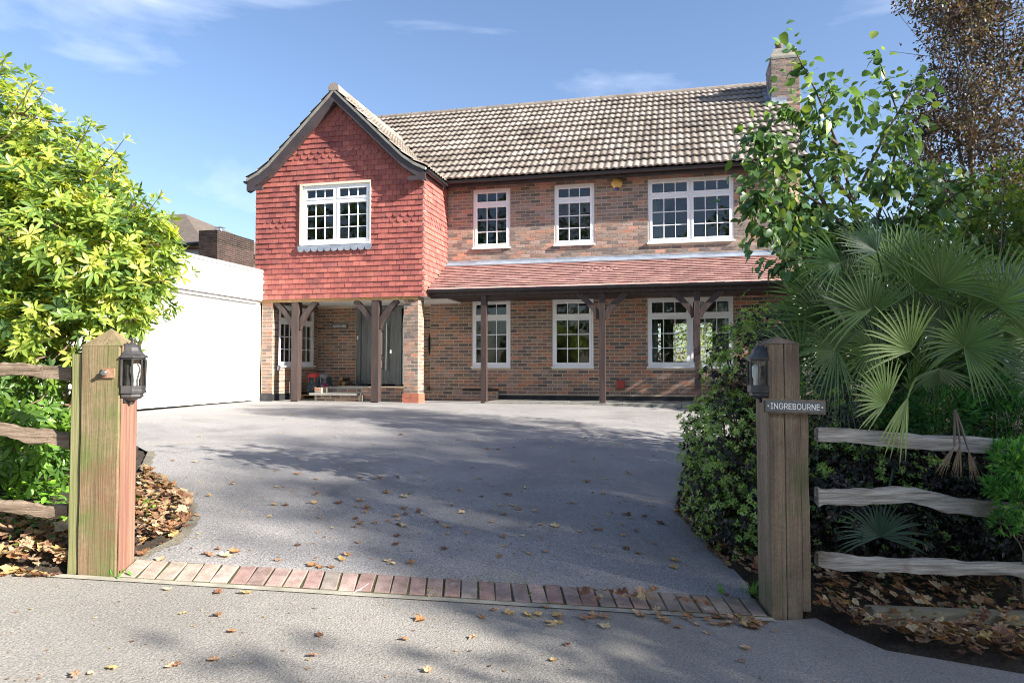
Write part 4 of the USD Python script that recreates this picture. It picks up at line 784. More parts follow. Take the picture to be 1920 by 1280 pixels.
def lantern(base, out, side, size, label, bulb_vis=True):
    """half lantern on a post face; base = point on the face at the lantern's mid height, out = away from the face"""
    t = thing('lantern', label, 'lantern', base); k = size
    def pr(r, a, z): return base + (out * math.cos(a) + side * math.sin(a)) * r * k + ZZ * z * k
    A = np.radians([-90, -54, -18, 18, 54, 90])
    def shell(name, prof, m, smooth=False):
        v = [pr(r, a, z) for r, z in prof for a in A]; n = len(A)
        f = [(i * n + j, i * n + j + 1, (i + 1) * n + j + 1, (i + 1) * n + j) for i in range(len(prof) - 1) for j in range(n - 1)]
        return part(t, name, MB().add(v, f), m, smooth)
    part(t, 'back_plate', MB().obox(base + out * 0.004, out * 0.004, side * 0.062 * k, ZZ * 0.165 * k), 'lantern_black')
    roof_ = shell('hood', [(0.094, 0.088), (0.100, 0.086), (0.100, 0.094), (0.078, 0.108), (0.066, 0.125), (0.060, 0.145), (0.046, 0.160), (0.022, 0.168), (0.0, 0.169)], 'lantern_black')
    part(roof_, 'finial', lathe([(0, 0), (0.020, 0), (0.014, 0.006), (0.008, 0.012), (0.013, 0.020), (0.013, 0.028), (0.007, 0.036), (0, 0.040)], 12), 'lantern_black', True) if False else part(roof_, 'finial', MB().tube([base + out * 0.02 * k + ZZ * z * k for z in (0.164, 0.172, 0.178, 0.186, 0.194, 0.20)], np.array([0.018, 0.013, 0.008, 0.012, 0.012, 0.006]) * k, 10), 'lantern_black', True)
    bowl = shell('bowl', [(0.088, -0.092), (0.090, -0.098), (0.090, -0.112), (0.078, -0.118), (0.080, -0.132), (0.062, -0.146), (0.030, -0.156), (0.0, -0.158)], 'lantern_black')
    part(bowl, 'drop', MB().tube([base + out * 0.015 * k + ZZ * z * k for z in (-0.155, -0.162, -0.170, -0.178)], np.array([0.014, 0.008, 0.012, 0.005]) * k, 10), 'lantern_black', True)
    shell('lower_rim', [(0.084, -0.070), (0.089, -0.070), (0.089, -0.0925), (0.0, -0.0925)], 'lantern_black'); shell('upper_rim', [(0.0, 0.086), (0.086, 0.086), (0.086, 0.076)], 'lantern_black')
    for a in A:
        p, q = pr(0.0865, a, -0.0705), pr(0.0865, a, 0.0765); part(t, 'bar', MB().tube([p, q], 0.0058 * k, 6), 'lantern_black')
    for j in range(len(A) - 1):
        v = [pr(0.083, A[j], -0.070), pr(0.083, A[j + 1], -0.070), pr(0.083, A[j + 1], 0.076), pr(0.083, A[j], 0.076)]
        part(t, 'pane', MB().add(v, [(0, 1, 2, 3)]), 'lantern_glass')
    z = np.array([-0.088, -0.05, -0.045, -0.02, 0.01, 0.035, 0.05, 0.058]); rr_ = np.array([0.016, 0.016, 0.013, 0.022, 0.033, 0.030, 0.018, 0.002])
    part(t, 'lamp_bulb', MB().tube([base + out * 0.04 * k + ZZ * q * k for q in z], rr_ * k, 14), 'bulb', True); return t
lantern(FL(0.0105, 0.085, 1.165), G, N, 1.04, 'black half lantern on the reddish side of the left gatepost')
lantern(FR(-0.002, 0.085, HR - 0.185), -G, N, 1.02, 'black half lantern with a clear bulb on the right gatepost above the name sign')
sg = thing('name_sign', 'slate name sign with white lettering on a wooden backing across the right gatepost', 'sign', FR(0.1, -0.03, HR - 0.40))
tilt = -0.035
FS = lambda s, n, z: FR(s, n, z + tilt * (s - 0.16))
zc_ = HR - 0.385
def sbx(s0, s1, n0, n1, z0, z1):
    v = [FS(s, n, z) for z in (z0, z1) for n in (n0, n1) for s in (s0, s1)]; return MB().add(v, [(0, 2, 3, 1), (4, 5, 7, 6), (0, 1, 5, 4), (2, 6, 7, 3), (0, 4, 6, 2), (1, 3, 7, 5)])
part(sg, 'backing_board', sbx(-0.045, 0.345, -0.026, -0.004, zc_ - 0.044, zc_ + 0.044), 'post_wood_right'); part(sg, 'plate', sbx(-0.036, 0.332, -0.034, -0.0265, zc_ - 0.034, zc_ + 0.034), 'plate_slate')
tx = meshkit.text_mesh('INGREBOURNE', 0.036, 0.002); w_ = tx.bounds[1][0] - tx.bounds[0][0]; q = tx.vertices * [0.305 / w_, 1, 1]
part(sg, 'lettering', MB().add([FS(-0.006 + a, -0.0345 - c * 0.8, zc_ - 0.0175 + b) for a, b, c in q], tx.faces[:, ::-1]), 'letter_white')
for s in (-0.020, 0.316): part(sg, 'screw', MB().tube([FS(s, -0.034, zc_), FS(s, -0.0375, zc_)], 0.0055, 8), 'steel')

def rail(parent, pts, w, h, seed, m):
    """split chestnut rail: uneven wedge section swept along pts"""
    r = np.random.default_rng(seed); pts = np.asarray(pts, float); t0 = np.linspace(0, 1, len(pts)); t = np.linspace(0, 1, 34)
    c = np.stack([np.interp(t, t0, pts[:, k]) for k in range(3)], 1); k = np.ones(5) / 5
    for a in range(3): c[:, a] = np.convolve(np.pad(c[:, a], 2, mode='edge'), k, 'valid')
    c += np.outer((meshkit.fbm(np.c_[t * 5, t * 0, t * 0 + seed * 1.7], 2, seed + 3) - 0.5) * 0.045, ZZ)
    sec = np.array([(-1, -0.9), (-0.2, -1.0), (0.9, -0.75), (1, 0.2), (0.8, 0.85), (0.0, 1.0), (-0.9, 0.8), (-1, 0.1)])
    n1 = meshkit.fbm(np.c_[t * 7, t * 0, t * 0 + seed], 3, seed) - 0.5; v = []
    for i in range(34):
        j = meshkit.noise(np.c_[np.full(8, t[i] * 9), np.arange(8) * 1.7, np.full(8, seed)], seed) - 0.5; tw = n1[i] * 0.6
        s_ = sec * (1 + 0.35 * j[:, None]); a = s_[:, 0] * math.cos(tw) - s_[:, 1] * math.sin(tw) * 0.4; b = s_[:, 1] * math.cos(tw) + s_[:, 0] * math.sin(tw) * 0.3
        hh = h * (1 + 0.5 * n1[(i * 3) % 34]); v += [c[i] + N * x_ * w / 2 + ZZ * y_ * hh / 2 for x_, y_ in zip(a, b)]
    f = [(i * 8 + q, i * 8 + (q + 1) % 8, (i + 1) * 8 + (q + 1) % 8, (i + 1) * 8 + q) for i in range(33) for q in range(8)]
    mb = MB().add(v, [x[::-1] for x in f]); mb.add(v[:8], [(0, q, q + 1) for q in range(1, 7)]); mb.add(v[-8:], [(0, q + 1, q) for q in range(1, 7)])
    return part(parent, 'rail', mb, m)
PLN = L0 + N * 0.10
lf = thing('rail_fence', 'brown split rail fence of three rails running left from the left gatepost', 'fence', PLN - G * 1.0)
ext = lambda pts, d: [pts[0] - unit(pts[1] - pts[0]) * d] + pts
for k, ys in enumerate((((-40, 692), (40, 691), (90, 694), (142, 697)), ((-40, 806), (30, 809), (80, 818), (138, 826)), ((-40, 946), (30, 948), (80, 953), (134, 957)))):
    pts = [onp(x, y, PLN, N) for x, y in ys]; rail(lf, ext(pts, 1.6), 0.05, 0.082, 100 + k, 'rail_brown')
PRN = RP + N * 0.10
rf = thing('rail_fence', 'silvery grey split rail fence of three wavy rails running right from the right gatepost', 'fence', PRN + G * 1.0)
for k, ys in enumerate((((1522, 812), (1600, 815), (1700, 822), (1780, 832), (1860, 837), (1960, 842)), ((1522, 931), (1590, 932), (1650, 928), (1720, 932), (1790, 943), (1860, 952), (1960, 957)), ((1522, 1048), (1600, 1052), (1700, 1058), (1800, 1064), (1900, 1067), (1960, 1068)))):
    pts = [onp(x, y, PRN, N) for x, y in ys]; rail(rf, pts + [pts[-1] + unit(pts[-1] - pts[-2]) * 1.4], 0.055, (0.088, 0.105, 0.090)[k], 110 + k, 'rail_grey')

# ------------------------------------------------------------------ foliage helpers
LANCE = (np.array([(0, 0, 0), (.3, .42, .10), (.3, 0, 0), (.3, -.42, .10), (.68, .5, .10), (.68, 0, 0), (.68, -.5, .10), (1, 0, 0)]), np.array([(0, 1, 2), (0, 2, 3), (1, 4, 5), (1, 5, 2), (2, 5, 6), (2, 6, 3), (4, 7, 5), (5, 7, 6)]))
ROUND = (np.array([(0, 0, 0), (.08, .36, .05), (.1, 0, 0), (.08, -.36, .05), (.45, .52, .12), (.45, 0, 0), (.45, -.52, .12), (.8, .34, .06), (.8, 0, 0), (.8, -.34, .06), (1.04, 0, 0)]),
         np.array([(0, 1, 2), (0, 2, 3), (1, 4, 5), (1, 5, 2), (2, 5, 6), (2, 6, 3), (4, 7, 8), (4, 8, 5), (5, 8, 9), (5, 9, 6), (7, 10, 8), (8, 10, 9)]))
SMALL = (np.array([(0, 0, 0), (.45, .5, .15), (.5, 0, 0), (.45, -.5, .15), (1, 0, .02)]), np.array([(0, 1, 2), (1, 4, 2), (0, 2, 3), (2, 4, 3)]))
TINY = (np.array([(0, 0, 0), (.5, .5, .1), (1, 0, 0), (.5, -.5, .1)]), np.array([(0, 1, 2), (0, 2, 3)]))
def leaves(P, D, NN, L, W, tpl, tone, droop=0.0, curl=0.0):
    P, D = np.asarray(P, float), unit(D); n = len(P); S = unit(np.cross(NN, D)); Q = np.cross(D, S); tv, tf = tpl; L = np.broadcast_to(L, (n,)); W = np.broadcast_to(W, (n,))
    u, v, w = tv[:, 0], tv[:, 1], tv[:, 2]
    dr, cu = np.broadcast_to(droop, (n,)), np.broadcast_to(curl, (n,))
    V = P[:, None] + D[:, None] * (u[None] * L[:, None])[..., None] + S[:, None] * (v[None] * W[:, None])[..., None] + Q[:, None] * (w[None] * W[:, None] + cu[:, None] * (u ** 2)[None] * L[:, None])[..., None]
    V[..., 2] -= (dr * L)[:, None] * (u ** 2)[None]
    F = (tf[None] + (np.arange(n) * len(tv))[:, None, None]).reshape(-1, 3)
    return MB().add(V.reshape(-1, 3), F, np.repeat(np.asarray(tone), len(tv), 0))
def rdir(r, n, up=0.0):
    v = r.normal(size=(n, 3)); v[:, 2] += up; return unit(v)
def pick(r, tones, n, p=None, spread=0.18):
    t = np.array(tones)[r.choice(len(tones), n, p=p)]; return t * r.uniform(1 - spread, 1 + spread, (n, 1))
def blob(r, n, ells, inner=0.45, gap=0.0, gs=2.0, seed=0):
    """points in a union of ellipsoids (centre, radii), denser towards the surface, with gaps; returns points and outward directions"""
    vol = np.array([np.prod(e[1]) ** (2 / 3) for e in ells]); k = r.choice(len(ells), int(n * (2.6 if gap else 1.0)), p=vol / vol.sum())
    c = np.array([e[0] for e in ells], float)[k]; rad = np.array([np.broadcast_to(e[1], 3) for e in ells], float)[k]
    d = rdir(r, len(k)); q = (inner + (1 - inner) * r.random(len(k)) ** 0.6)[:, None]; wob = (0.78 + 0.44 * meshkit.noise(d * 2.6 + k[:, None] * 3.1, seed))[:, None]
    p = c + d * rad * q * wob
    if gap:
        keep = meshkit.fbm(p * gs, 3, seed + 9) > gap; p, d = p[keep][:n], d[keep][:n]
    return p, d
def tubes(mb, a, b, r0, r1, rng, sag=0.1, n=6, sides=5):
    a, b = np.asarray(a, float), np.asarray(b, float); t = np.linspace(0, 1, n)[:, None]; L = np.linalg.norm(b - a)
    w = rng.normal(size=(2, 3)) * sag * L; p = a + (b - a) * t + np.sin(t * math.pi) * w[0] * 0.5 + np.sin(t * 2 * math.pi) * w[1] * 0.25
    mb.tube(p, np.linspace(r0, r1, n), sides, caps=False); return p
def whorls(r, P, axis, k, L, W, tones, tone_p=None, elev=(0.1, 0.7), tpl=LANCE, droop=0.15, young=None):
    n = len(P); axis = unit(axis); ref = np.where(np.abs(axis[:, 2:]) < 0.9, [[0, 0, 1.0]], [[1.0, 0, 0]]); A = unit(np.cross(axis, ref)); B = np.cross(axis, A)
    ph = r.random(n)[:, None] * 6.28 + np.arange(k)[None] * 2 * math.pi / k + r.normal(size=(n, k)) * 0.18; el = r.uniform(*elev, (n, k))
    D = A[:, None] * (np.cos(ph) * np.cos(el))[..., None] + B[:, None] * (np.sin(ph) * np.cos(el))[..., None] + axis[:, None] * np.sin(el)[..., None]
    NN = axis[:, None] * np.cos(el)[..., None] - (A[:, None] * np.cos(ph)[..., None] + B[:, None] * np.sin(ph)[..., None]) * np.sin(el)[..., None]
    base = pick(r, tones, n, tone_p, 0.12); t = base[:, None] * r.uniform(0.85, 1.15, (n, k, 1))
    Ls = L * r.uniform(0.7, 1.15, (n, k)); PP = P[:, None] + D * 0.006
    return leaves(PP.reshape(-1, 3), D.reshape(-1, 3), NN.reshape(-1, 3), Ls.ravel(), (Ls * W / L).ravel(), tpl, t.reshape(-1, 3), droop=r.uniform(0, droop * 2, n * k))

# ------------------------------------------------------------------ big rhododendron at the left
rl = np.random.default_rng(21)
D0 = 5.0
E = [(at(-30, 520, 5.6), (1.05, 1.0, 1.0)), (at(120, 470, 5.3), (0.62, .8, .62)), (at(215, 500, 5.2), (.46, .6, .40)), (at(30, 330, 5.5), (.62, .7, .62)), (at(-30, 215, 5.6), (.36, .5, .52)), (at(120, 350, 5.4), (.42, .5, .42)),
     (at(100, 620, 5.0), (.50, .6, .44)), (at(235, 570, 5.1), (.20, .3, .24)), (at(10, 700, 5.0), (.55, .5, .5)), (at(60, 830, 5.0), (.40, .4, .30)), (at(260, 440, 5.2), (.28, .4, .24)), (at(-200, 600, 5.5), (1.0, 1.0, 1.3)), (at(190, 380, 5.3), (.26, .4, .28))]
pb = np.array([onground(60, 960)])[0]; pb = pb + np.array([-0.5, 0.9, 0])
rh = thing('rhododendron', 'tall sunlit rhododendron with yellow green leaf rosettes behind the left fence', 'bush', pb)
P, d = blob(rl, 6800, E, 0.35, gap=0.40, gs=2.8, seed=4)
ax = unit(d * 0.8 + rl.normal(size=d.shape) * 0.35 + [0, 0, 0.55]); 
GT = [lin(138, 160, 76), lin(154, 170, 78), lin(118, 146, 72), lin(172, 182, 88), lin(104, 132, 68), lin(188, 186, 96)]
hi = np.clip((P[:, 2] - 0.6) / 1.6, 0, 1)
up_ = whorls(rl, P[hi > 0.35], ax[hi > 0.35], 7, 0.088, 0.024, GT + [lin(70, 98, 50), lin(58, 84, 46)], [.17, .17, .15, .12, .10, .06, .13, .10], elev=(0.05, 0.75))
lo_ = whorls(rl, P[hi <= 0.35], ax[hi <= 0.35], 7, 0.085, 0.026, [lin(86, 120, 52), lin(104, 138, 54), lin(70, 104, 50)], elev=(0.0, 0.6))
crown = MB(); crown.add(*up_.arrays()[:2], up_.arrays()[2]); crown.add(*lo_.arrays()[:2], lo_.arrays()[2])
# stray shoots past the outline
SH = [((205, 300), (232, 262)), ((212, 380), (228, 300)), ((170, 260), (172, 226)), ((60, 200), (84, 168)), ((50, 190), (62, 150)), ((10, 150), (8, 110)), ((270, 420), (285, 372)), ((280, 400), (300, 368)), ((300, 470), (345, 470)), ((255, 560), (302, 520)), ((240, 585), (285, 590)), ((230, 330), (250, 350)), ((150, 300), (178, 290)), ((280, 500), (340, 520)), ((20, 240), (70, 215)), ((255, 620), (268, 600))]
br = MB(); tips = []
for (x0, y0), (x1, y1) in SH:
    dp = 5.2 + rl.uniform(-.2, .2); p = tubes(br, at(x0 - 30, y0 + 30, dp), at(x1, y1, dp - 0.1), 0.006, 0.002, rl, 0.05); tips += [p[-1], p[3], p[4] + rl.normal(size=3) * 0.03]
tips = np.array(tips); s_ = whorls(rl, tips, unit(rl.normal(size=(len(tips), 3)) * 0.4 + [0.3, 0, 0.9]), 6, 0.075, 0.021, GT, elev=(0.2, 1.0)); crown.add(*s_.arrays()[:2], s_.arrays()[2])
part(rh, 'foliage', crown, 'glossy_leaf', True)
idx = rl.choice(len(P), 420, replace=False); stems = [pb + np.array([rl.uniform(-.9, .75), rl.uniform(-.5, .3), -0.05]) for _ in range(16)]
mids = []
for st_ in stems:
    tgt = E[rl.integers(0, len(E))][0] + rl.normal(size=3) * 0.12; p = tubes(br, st_, tgt, 0.026, 0.004, rl, 0.12, 9, 6); mids.append(p)
allm = np.vstack(mids)
for i in idx:
    q = allm[np.argmin(np.linalg.norm(allm - P[i], axis=1) + rl.uniform(0, .3, len(allm)))]; tubes(br, q, P[i], 0.009, 0.004, rl, 0.08, 5, 4)
part(rh, 'branches', br, 'twig', True)

# ------------------------------------------------------------------ dark leaved shrub with bright tips, right of the drive
rp_ = np.random.default_rng(33)
E = [(at(1405, 700, 6.0), (.36, .5, .44)), (at(1400, 860, 5.75), (.52, .6, .55)), (at(1365, 930, 5.9), (.38, .5, .42)), (at(1420, 980, 5.4), (.40, .45, .38)), (at(1440, 615, 6.4), (.26, .4, .22)), (at(1355, 800, 6.1), (.32, .4, .32)), (at(1330, 905, 6.1), (.24, .3, .30)),
     (at(1560, 760, 5.6), (.5, .5, .42)), (at(1650, 880, 5.3), (.55, .4, .40)), (at(1560, 900, 5.3), (.5, .4, .45)), (at(1470, 1010, 5.2), (.30, .35, .28))]
pb = onground(1395, 1010) + np.array([0.05, 0.25, 0])
sh = thing('shrub', 'dense dark leaved shrub with pale green new tips beside the right gatepost', 'shrub', pb)
P, d = blob(rp_, 9500, E, 0.66, seed=12); ax = unit(d + rp_.normal(size=d.shape) * 0.5 + [0, 0, 0.25])
tipm = (meshkit.fbm(P * 9.0, 2, 5) + 0.10 * d[:, 2] - 0.06 * d[:, 0] + rp_.uniform(-.20, .20, len(P))) > 0.49
DK = [(0.026, 0.024, 0.026), (0.030, 0.028, 0.026), (0.030, 0.042, 0.026), (0.040, 0.030, 0.032)]
a = whorls(rp_, P[~tipm], ax[~tipm], 7, 0.040, 0.020, DK, elev=(0.0, 1.0), tpl=SMALL, droop=0.1); part(sh, 'dark_foliage', a, 'dark_leaf', True)
b = whorls(rp_, P[tipm] + ax[tipm] * 0.025, ax[tipm], 8, 0.030, 0.014, [lin(148, 180, 100), lin(134, 168, 90), lin(164, 190, 116), lin(112, 144, 78)], elev=(0.1, 1.0), tpl=SMALL, droop=0.05); part(sh, 'new_tips', b, 'leaf', True)
br = MB(); 
for k in range(60): tubes(br, pb + rp_.normal(size=3) * [.18, .15, 0] - [0, 0, .05], P[rp_.integers(0, len(P))], 0.012, 0.004, rp_, 0.1, 7, 4)
part(sh, 'stems', br, 'twig')

E2 = [(at(1560, 960, 5.0), (.30, .25, .30)), (at(1680, 990, 5.0), (.34, .22, .26)), (at(1800, 960, 5.0), (.36, .25, .34)), (at(1900, 1010, 4.8), (.30, .22, .24)), (at(1620, 860, 5.2), (.34, .25, .24)), (at(1740, 870, 5.2), (.36, .25, .22)), (at(1860, 860, 5.2), (.40, .25, .26)), (at(1960, 930, 5.0), (.40, .3, .4))]
pb2 = onground(1740, 1050) + np.array([0, .35, 0])
s2 = thing('evergreen_shrub', 'low dark evergreen shrub filling the shade behind the right fence rails', 'shrub', pb2)
P, d = blob(rp_, 5200, E2, 0.4, seed=13); ax = unit(d + rp_.normal(size=d.shape) * 0.5 + [0, -.1, 0.25]); tipm = rp_.random(len(P)) < 0.10
part(s2, 'dark_foliage', whorls(rp_, P[~tipm], ax[~tipm], 7, 0.042, 0.020, DK + [(0.020, 0.034, 0.018)], elev=(0.0, 1.0), tpl=SMALL, droop=0.1), 'dark_leaf', True)
part(s2, 'new_tips', whorls(rp_, P[tipm] + ax[tipm] * 0.02, ax[tipm], 8, 0.030, 0.014, [lin(112, 144, 78), lin(96, 128, 70)], elev=(0.1, 1.0), tpl=SMALL, droop=0.05), 'leaf', True)
br = MB()
for k in range(16): tubes(br, pb2 + rp_.normal(size=3) * [.4, .1, 0] - [0, 0, .05], P[rp_.integers(0, len(P))], 0.008, 0.003, rp_, 0.12, 7, 4)
part(s2, 'stems', br, 'twig')
# ------------------------------------------------------------------ palms
rq = np.random.default_rng(44)
def frond(parent, hub, D, NN, R_, spread, nseg, tones, droop, base, wid=0.0195, name='frond'):
    D = unit(D); NN = unit(NN - D * np.dot(NN, D)); S = np.cross(NN, D); mb = MB(); tone = np.array(tones[rq.integers(0, len(tones))]) * rq.uniform(0.85, 1.15)
    st_ = np.array([0.0, 0.3, 0.55, 0.8, 1.0]); wf = np.array([0.35, 1.0, 0.95, 0.60, 0.05])
    for k in range(nseg):
        a = (k / (nseg - 1) - 0.5) * spread + rq.normal() * 0.015; dd = D * math.cos(a) + S * math.sin(a); r_ = R_ * (0.80 + 0.20 * math.cos(a * 0.75)) * rq.uniform(0.9, 1.04)
        ss = -D * math.sin(a) + S * math.cos(a); cup = NN * (0.12 * abs(a))                           # slightly cupped fan
        c = hub + (dd + cup)[None] * (st_ * r_)[:, None]; c[:, 2] -= droop * rq.uniform(0.6, 1.4) * r_ * st_ ** 3
        w = wid * R_ / 0.45 * wf / 2; e = NN * 0.35
        Lf, Rt = c + (ss + e)[None] * w[:, None], c + (-ss + e)[None] * w[:, None]
        v = np.stack([Lf, c, Rt], 1).reshape(-1, 3); f = []
        for i in range(4): f += [(3 * i, 3 * i + 1, 3 * i + 4, 3 * i + 3), (3 * i + 1, 3 * i + 2, 3 * i + 5, 3 * i + 4)]
        mb.add(v, f, tone * rq.uniform(0.85, 1.15))
    t = np.linspace(0, 1, 8)[:, None]; mid = (base + hub) / 2 + np.array([0, 0, 0.10]) * np.linalg.norm(hub - base); p = (1 - t) ** 2 * base + 2 * t * (1 - t) * mid + t ** 2 * hub
    fr = part(parent, name, mb, 'palm_leaf'); part(fr, 'stalk', MB().tube(p, np.linspace(0.012, 0.006, 8), 5, tone * 0.9), 'palm_leaf'); return fr
PG = [(0.080, 0.165, 0.034), (0.060, 0.125, 0.030), (0.115, 0.205, 0.044), (0.045, 0.095, 0.028)]; PY = [(0.22, 0.31, 0.10), (0.19, 0.28, 0.085)]; PB = [(0.05, 0.10, 0.07), (0.06, 0.11, 0.08)]
crown_c = at(1700, 700, 5.35); pg = onground(1720, 990) + np.array([0.1, 0.5, 0]); pg = np.array([crown_c[0] + 0.02, crown_c[1], float(height(crown_c[0], crown_c[1]))])
pm = thing('fan_palm', 'green fan palm with long pointed leaf fans behind the right fence', 'palm', pg)
tr = MB().tube([pg + [0, 0, -.05], pg + [0.02, 0, .4], crown_c + [0, 0, -.25], crown_c + [0, 0, -0.05]], [0.13, 0.12, 0.11, 0.05], 10); part(pm, 'trunk', tr, 'bark')
# hub pixel, depth, direction angle in the picture (degrees, 90 = up), spread, radius, lean towards (+) or from the viewer, tones
FR_ = [((1707, 657), 4.75, 130, 2.2, 0.44, -0.25, PY, .12), ((1807, 650), 4.70, 60, 4.9, 0.40, -0.2, PG, .30), ((1570, 657), 5.0, 160, 4.2, 0.40, -0.2, PG, .30), ((1632, 594), 4.95, 95, 2.1, 0.46, -0.1, PG, .08), ((1662, 755), 4.6, 135, 2.6, 0.36, -0.35, PY, .10), ((1702, 745), 4.45, 245, 0.55, 0.36, -0.2, PY, .15),
       ((1737, 540), 5.2, 72, 2.7, 0.55, 0.0, PG, .10), ((1552, 605), 5.2, 165, 2.4, 0.50, 0.1, PG, .16), ((1528, 565), 5.5, 140, 2.4, 0.46, 0.1, PG, .14), ((1886, 570), 5.0, 40, 3.0, 0.42, 0.1, PB, .14), ((1610, 520), 5.6, 118, 2.6, 0.46, 0.2, PG, .10), ((1690, 470), 5.7, 95, 2.6, 0.46, 0.3, PB, .10),
       ((1800, 540), 5.5, 62, 2.8, 0.50, 0.3, PG, .12), ((1640, 650), 5.1, 200, 3.0, 0.36, 0.1, PG, .28), ((1760, 690), 5.0, 270, 2.6, 0.40, 0.0, PG, .15), ((1870, 700), 5.1, 320, 2.8, 0.40, 0.0, PG, .20), ((1580, 720), 5.2, 230, 2.6, 0.34, 0.1, PB, .25), ((1850, 640), 5.3, 15, 3.0, 0.42, 0.1, PG, .2), ((1660, 600), 5.4, 80, 4.0, 0.40, 0.3, PG, .2), ((1770, 610), 5.3, 110, 4.0, 0.42, 0.2, PG, .2),
       ((1510, 620), 5.4, 175, 2.2, 0.40, 0.1, PB, .2), ((1930, 640), 5.0, 60, 3.2, 0.42, 0.0, PG, .2), ((1590, 560), 5.4, 130, 3.4, 0.42, 0.2, PG, .16), ((1720, 590), 5.35, 95, 3.4, 0.44, 0.25, PG, .14), ((1650, 1005), 4.75, 95, 3.6, 0.34, -0.1, PB, .2)]
for (hx, hy), dp, ang, spr, rad, lean, tn, dr in FR_:
    a = math.radians(ang); D = math.cos(a) * RT + math.sin(a) * UP - lean * -1 * FW * 0.8; hub = at(hx, hy, dp); NN = -FW + UP * 0.35 + RT * rq.uniform(-.3, .3)
    frond(pm, hub, D, NN, rad, spr, max(8, int(spr * 9)), tn, dr, crown_c + rq.normal(size=3) * [.05, .05, .08])
for k in range(30):
    hx, hy = rq.uniform(1500, 1900), rq.uniform(470, 740); ang = 90 + (1705 - hx) * 0.28 + rq.normal() * 25 + (45 if hy > 650 else 0) * np.sign(1705 - hx); a = math.radians(ang)
    D = math.cos(a) * RT + math.sin(a) * UP + FW * rq.uniform(-.5, .5); NN = unit(-FW + UP * rq.uniform(-.2, .8) + RT * rq.uniform(-.8, .8))
    frond(pm, at(hx, hy, rq.uniform(4.9, 5.5)), D, NN, rq.uniform(.34, .48), rq.uniform(1.6, 3.0), 19, PG, rq.uniform(.05, .22), crown_c + rq.normal(size=3) * [.06, .06, .08])
for (hx, hy, a) in ((1800, 830, 262), (1815, 842, 285), (1790, 835, 240)):
    D = math.cos(math.radians(a)) * RT + math.sin(math.radians(a)) * UP; frond(pm, at(hx, hy, 4.32), D, -FW, 0.20, 0.35, 7, [lin(112, 96, 80), lin(132, 114, 96)], .1, at(1790, 770, 4.6), wid=0.012, name='dead_frond')

# ------------------------------------------------------------------ large leaved hazel and copper leaved tree, right
rz = np.random.default_rng(55)
def limb(mb, pts, r0, r1, sides=6):
    p = np.asarray(pts, float); t0 = np.linspace(0, 1, len(p)); t = np.linspace(0, 1, 4 * len(p)); c = np.stack([np.interp(t, t0, p[:, k]) for k in range(3)], 1); kk = np.ones(3) / 3
    for a in range(3): c[1:-1, a] = np.convolve(c[:, a], kk, 'valid')
    mb.tube(c, np.linspace(r0, r1, len(c)), sides, caps=False); return c
pz = onground(1600, 900); pz = np.array([at(1660, 640, 6.1)[0], at(1660, 640, 6.1)[1], 0]); pz[2] = float(height(pz[0], pz[1]))
hz = thing('hazel', 'hazel with broad drooping green leaves arching in front of the house chimney', 'tree', pz)
bm = MB(); trunk = [pz - [0, 0, .05], at(1650, 700, 6.1), at(1640, 560, 6.0), at(1625, 470, 5.9)]; limb(bm, trunk, 0.05, 0.035)
LB = [[(1630, 500, 5.9), (1600, 380, 5.7), (1570, 270, 5.5), (1530, 170, 5.4), (1485, 85, 5.3)], [(1625, 470, 5.9), (1550, 390, 5.6), (1460, 335, 5.4), (1410, 300, 5.3)], [(1620, 480, 5.9), (1520, 440, 5.6), (1440, 400, 5.5), (1408, 345, 5.4)], [(1630, 460, 5.9), (1670, 330, 5.8), (1690, 230, 5.7), (1645, 105, 5.6)],
      [(1600, 380, 5.7), (1650, 270, 5.5), (1720, 150, 5.5)], [(1610, 500, 5.9), (1520, 480, 5.6), (1475, 490, 5.4), (1450, 505, 5.4)], [(1640, 470, 5.9), (1740, 400, 5.7), (1830, 340, 5.5)], [(1570, 270, 5.5), (1510, 230, 5.4), (1470, 200, 5.3)], [(1550, 390, 5.6), (1500, 300, 5.5), (1440, 255, 5.4), (1420, 265, 5.4)], [(1520, 440, 5.6), (1450, 440, 5.5), (1430, 425, 5.4)], [(1600, 380, 5.7), (1560, 330, 5.5), (1530, 240, 5.4), (1560, 150, 5.4)], [(1640, 470, 5.9), (1690, 420, 5.7), (1740, 330, 5.6)], [(1650, 560, 6.0), (1560, 500, 5.8), (1500, 470, 5.7)], [(1650, 560, 6.0), (1600, 430, 5.9), (1560, 420, 5.8)]]
PP, DD = [], []
for b in LB:
    c = limb(bm, [at(*q) for q in b], 0.016, 0.004, 5); k = len(c)
    w = np.clip(np.linspace(0.25, 1, k), 0, 1); m = int(64 + 16 * len(b)); i = rz.choice(k, m, p=w / w.sum()); o = rdir(rz, m) * np.abs(rz.normal(size=(m, 1))) * [[.15, .15, .11]]
    PP.append(c[i] + o); DD.append(unit(o + [0, 0, -0.06] + np.gradient(c, axis=0)[i] * 1.2))
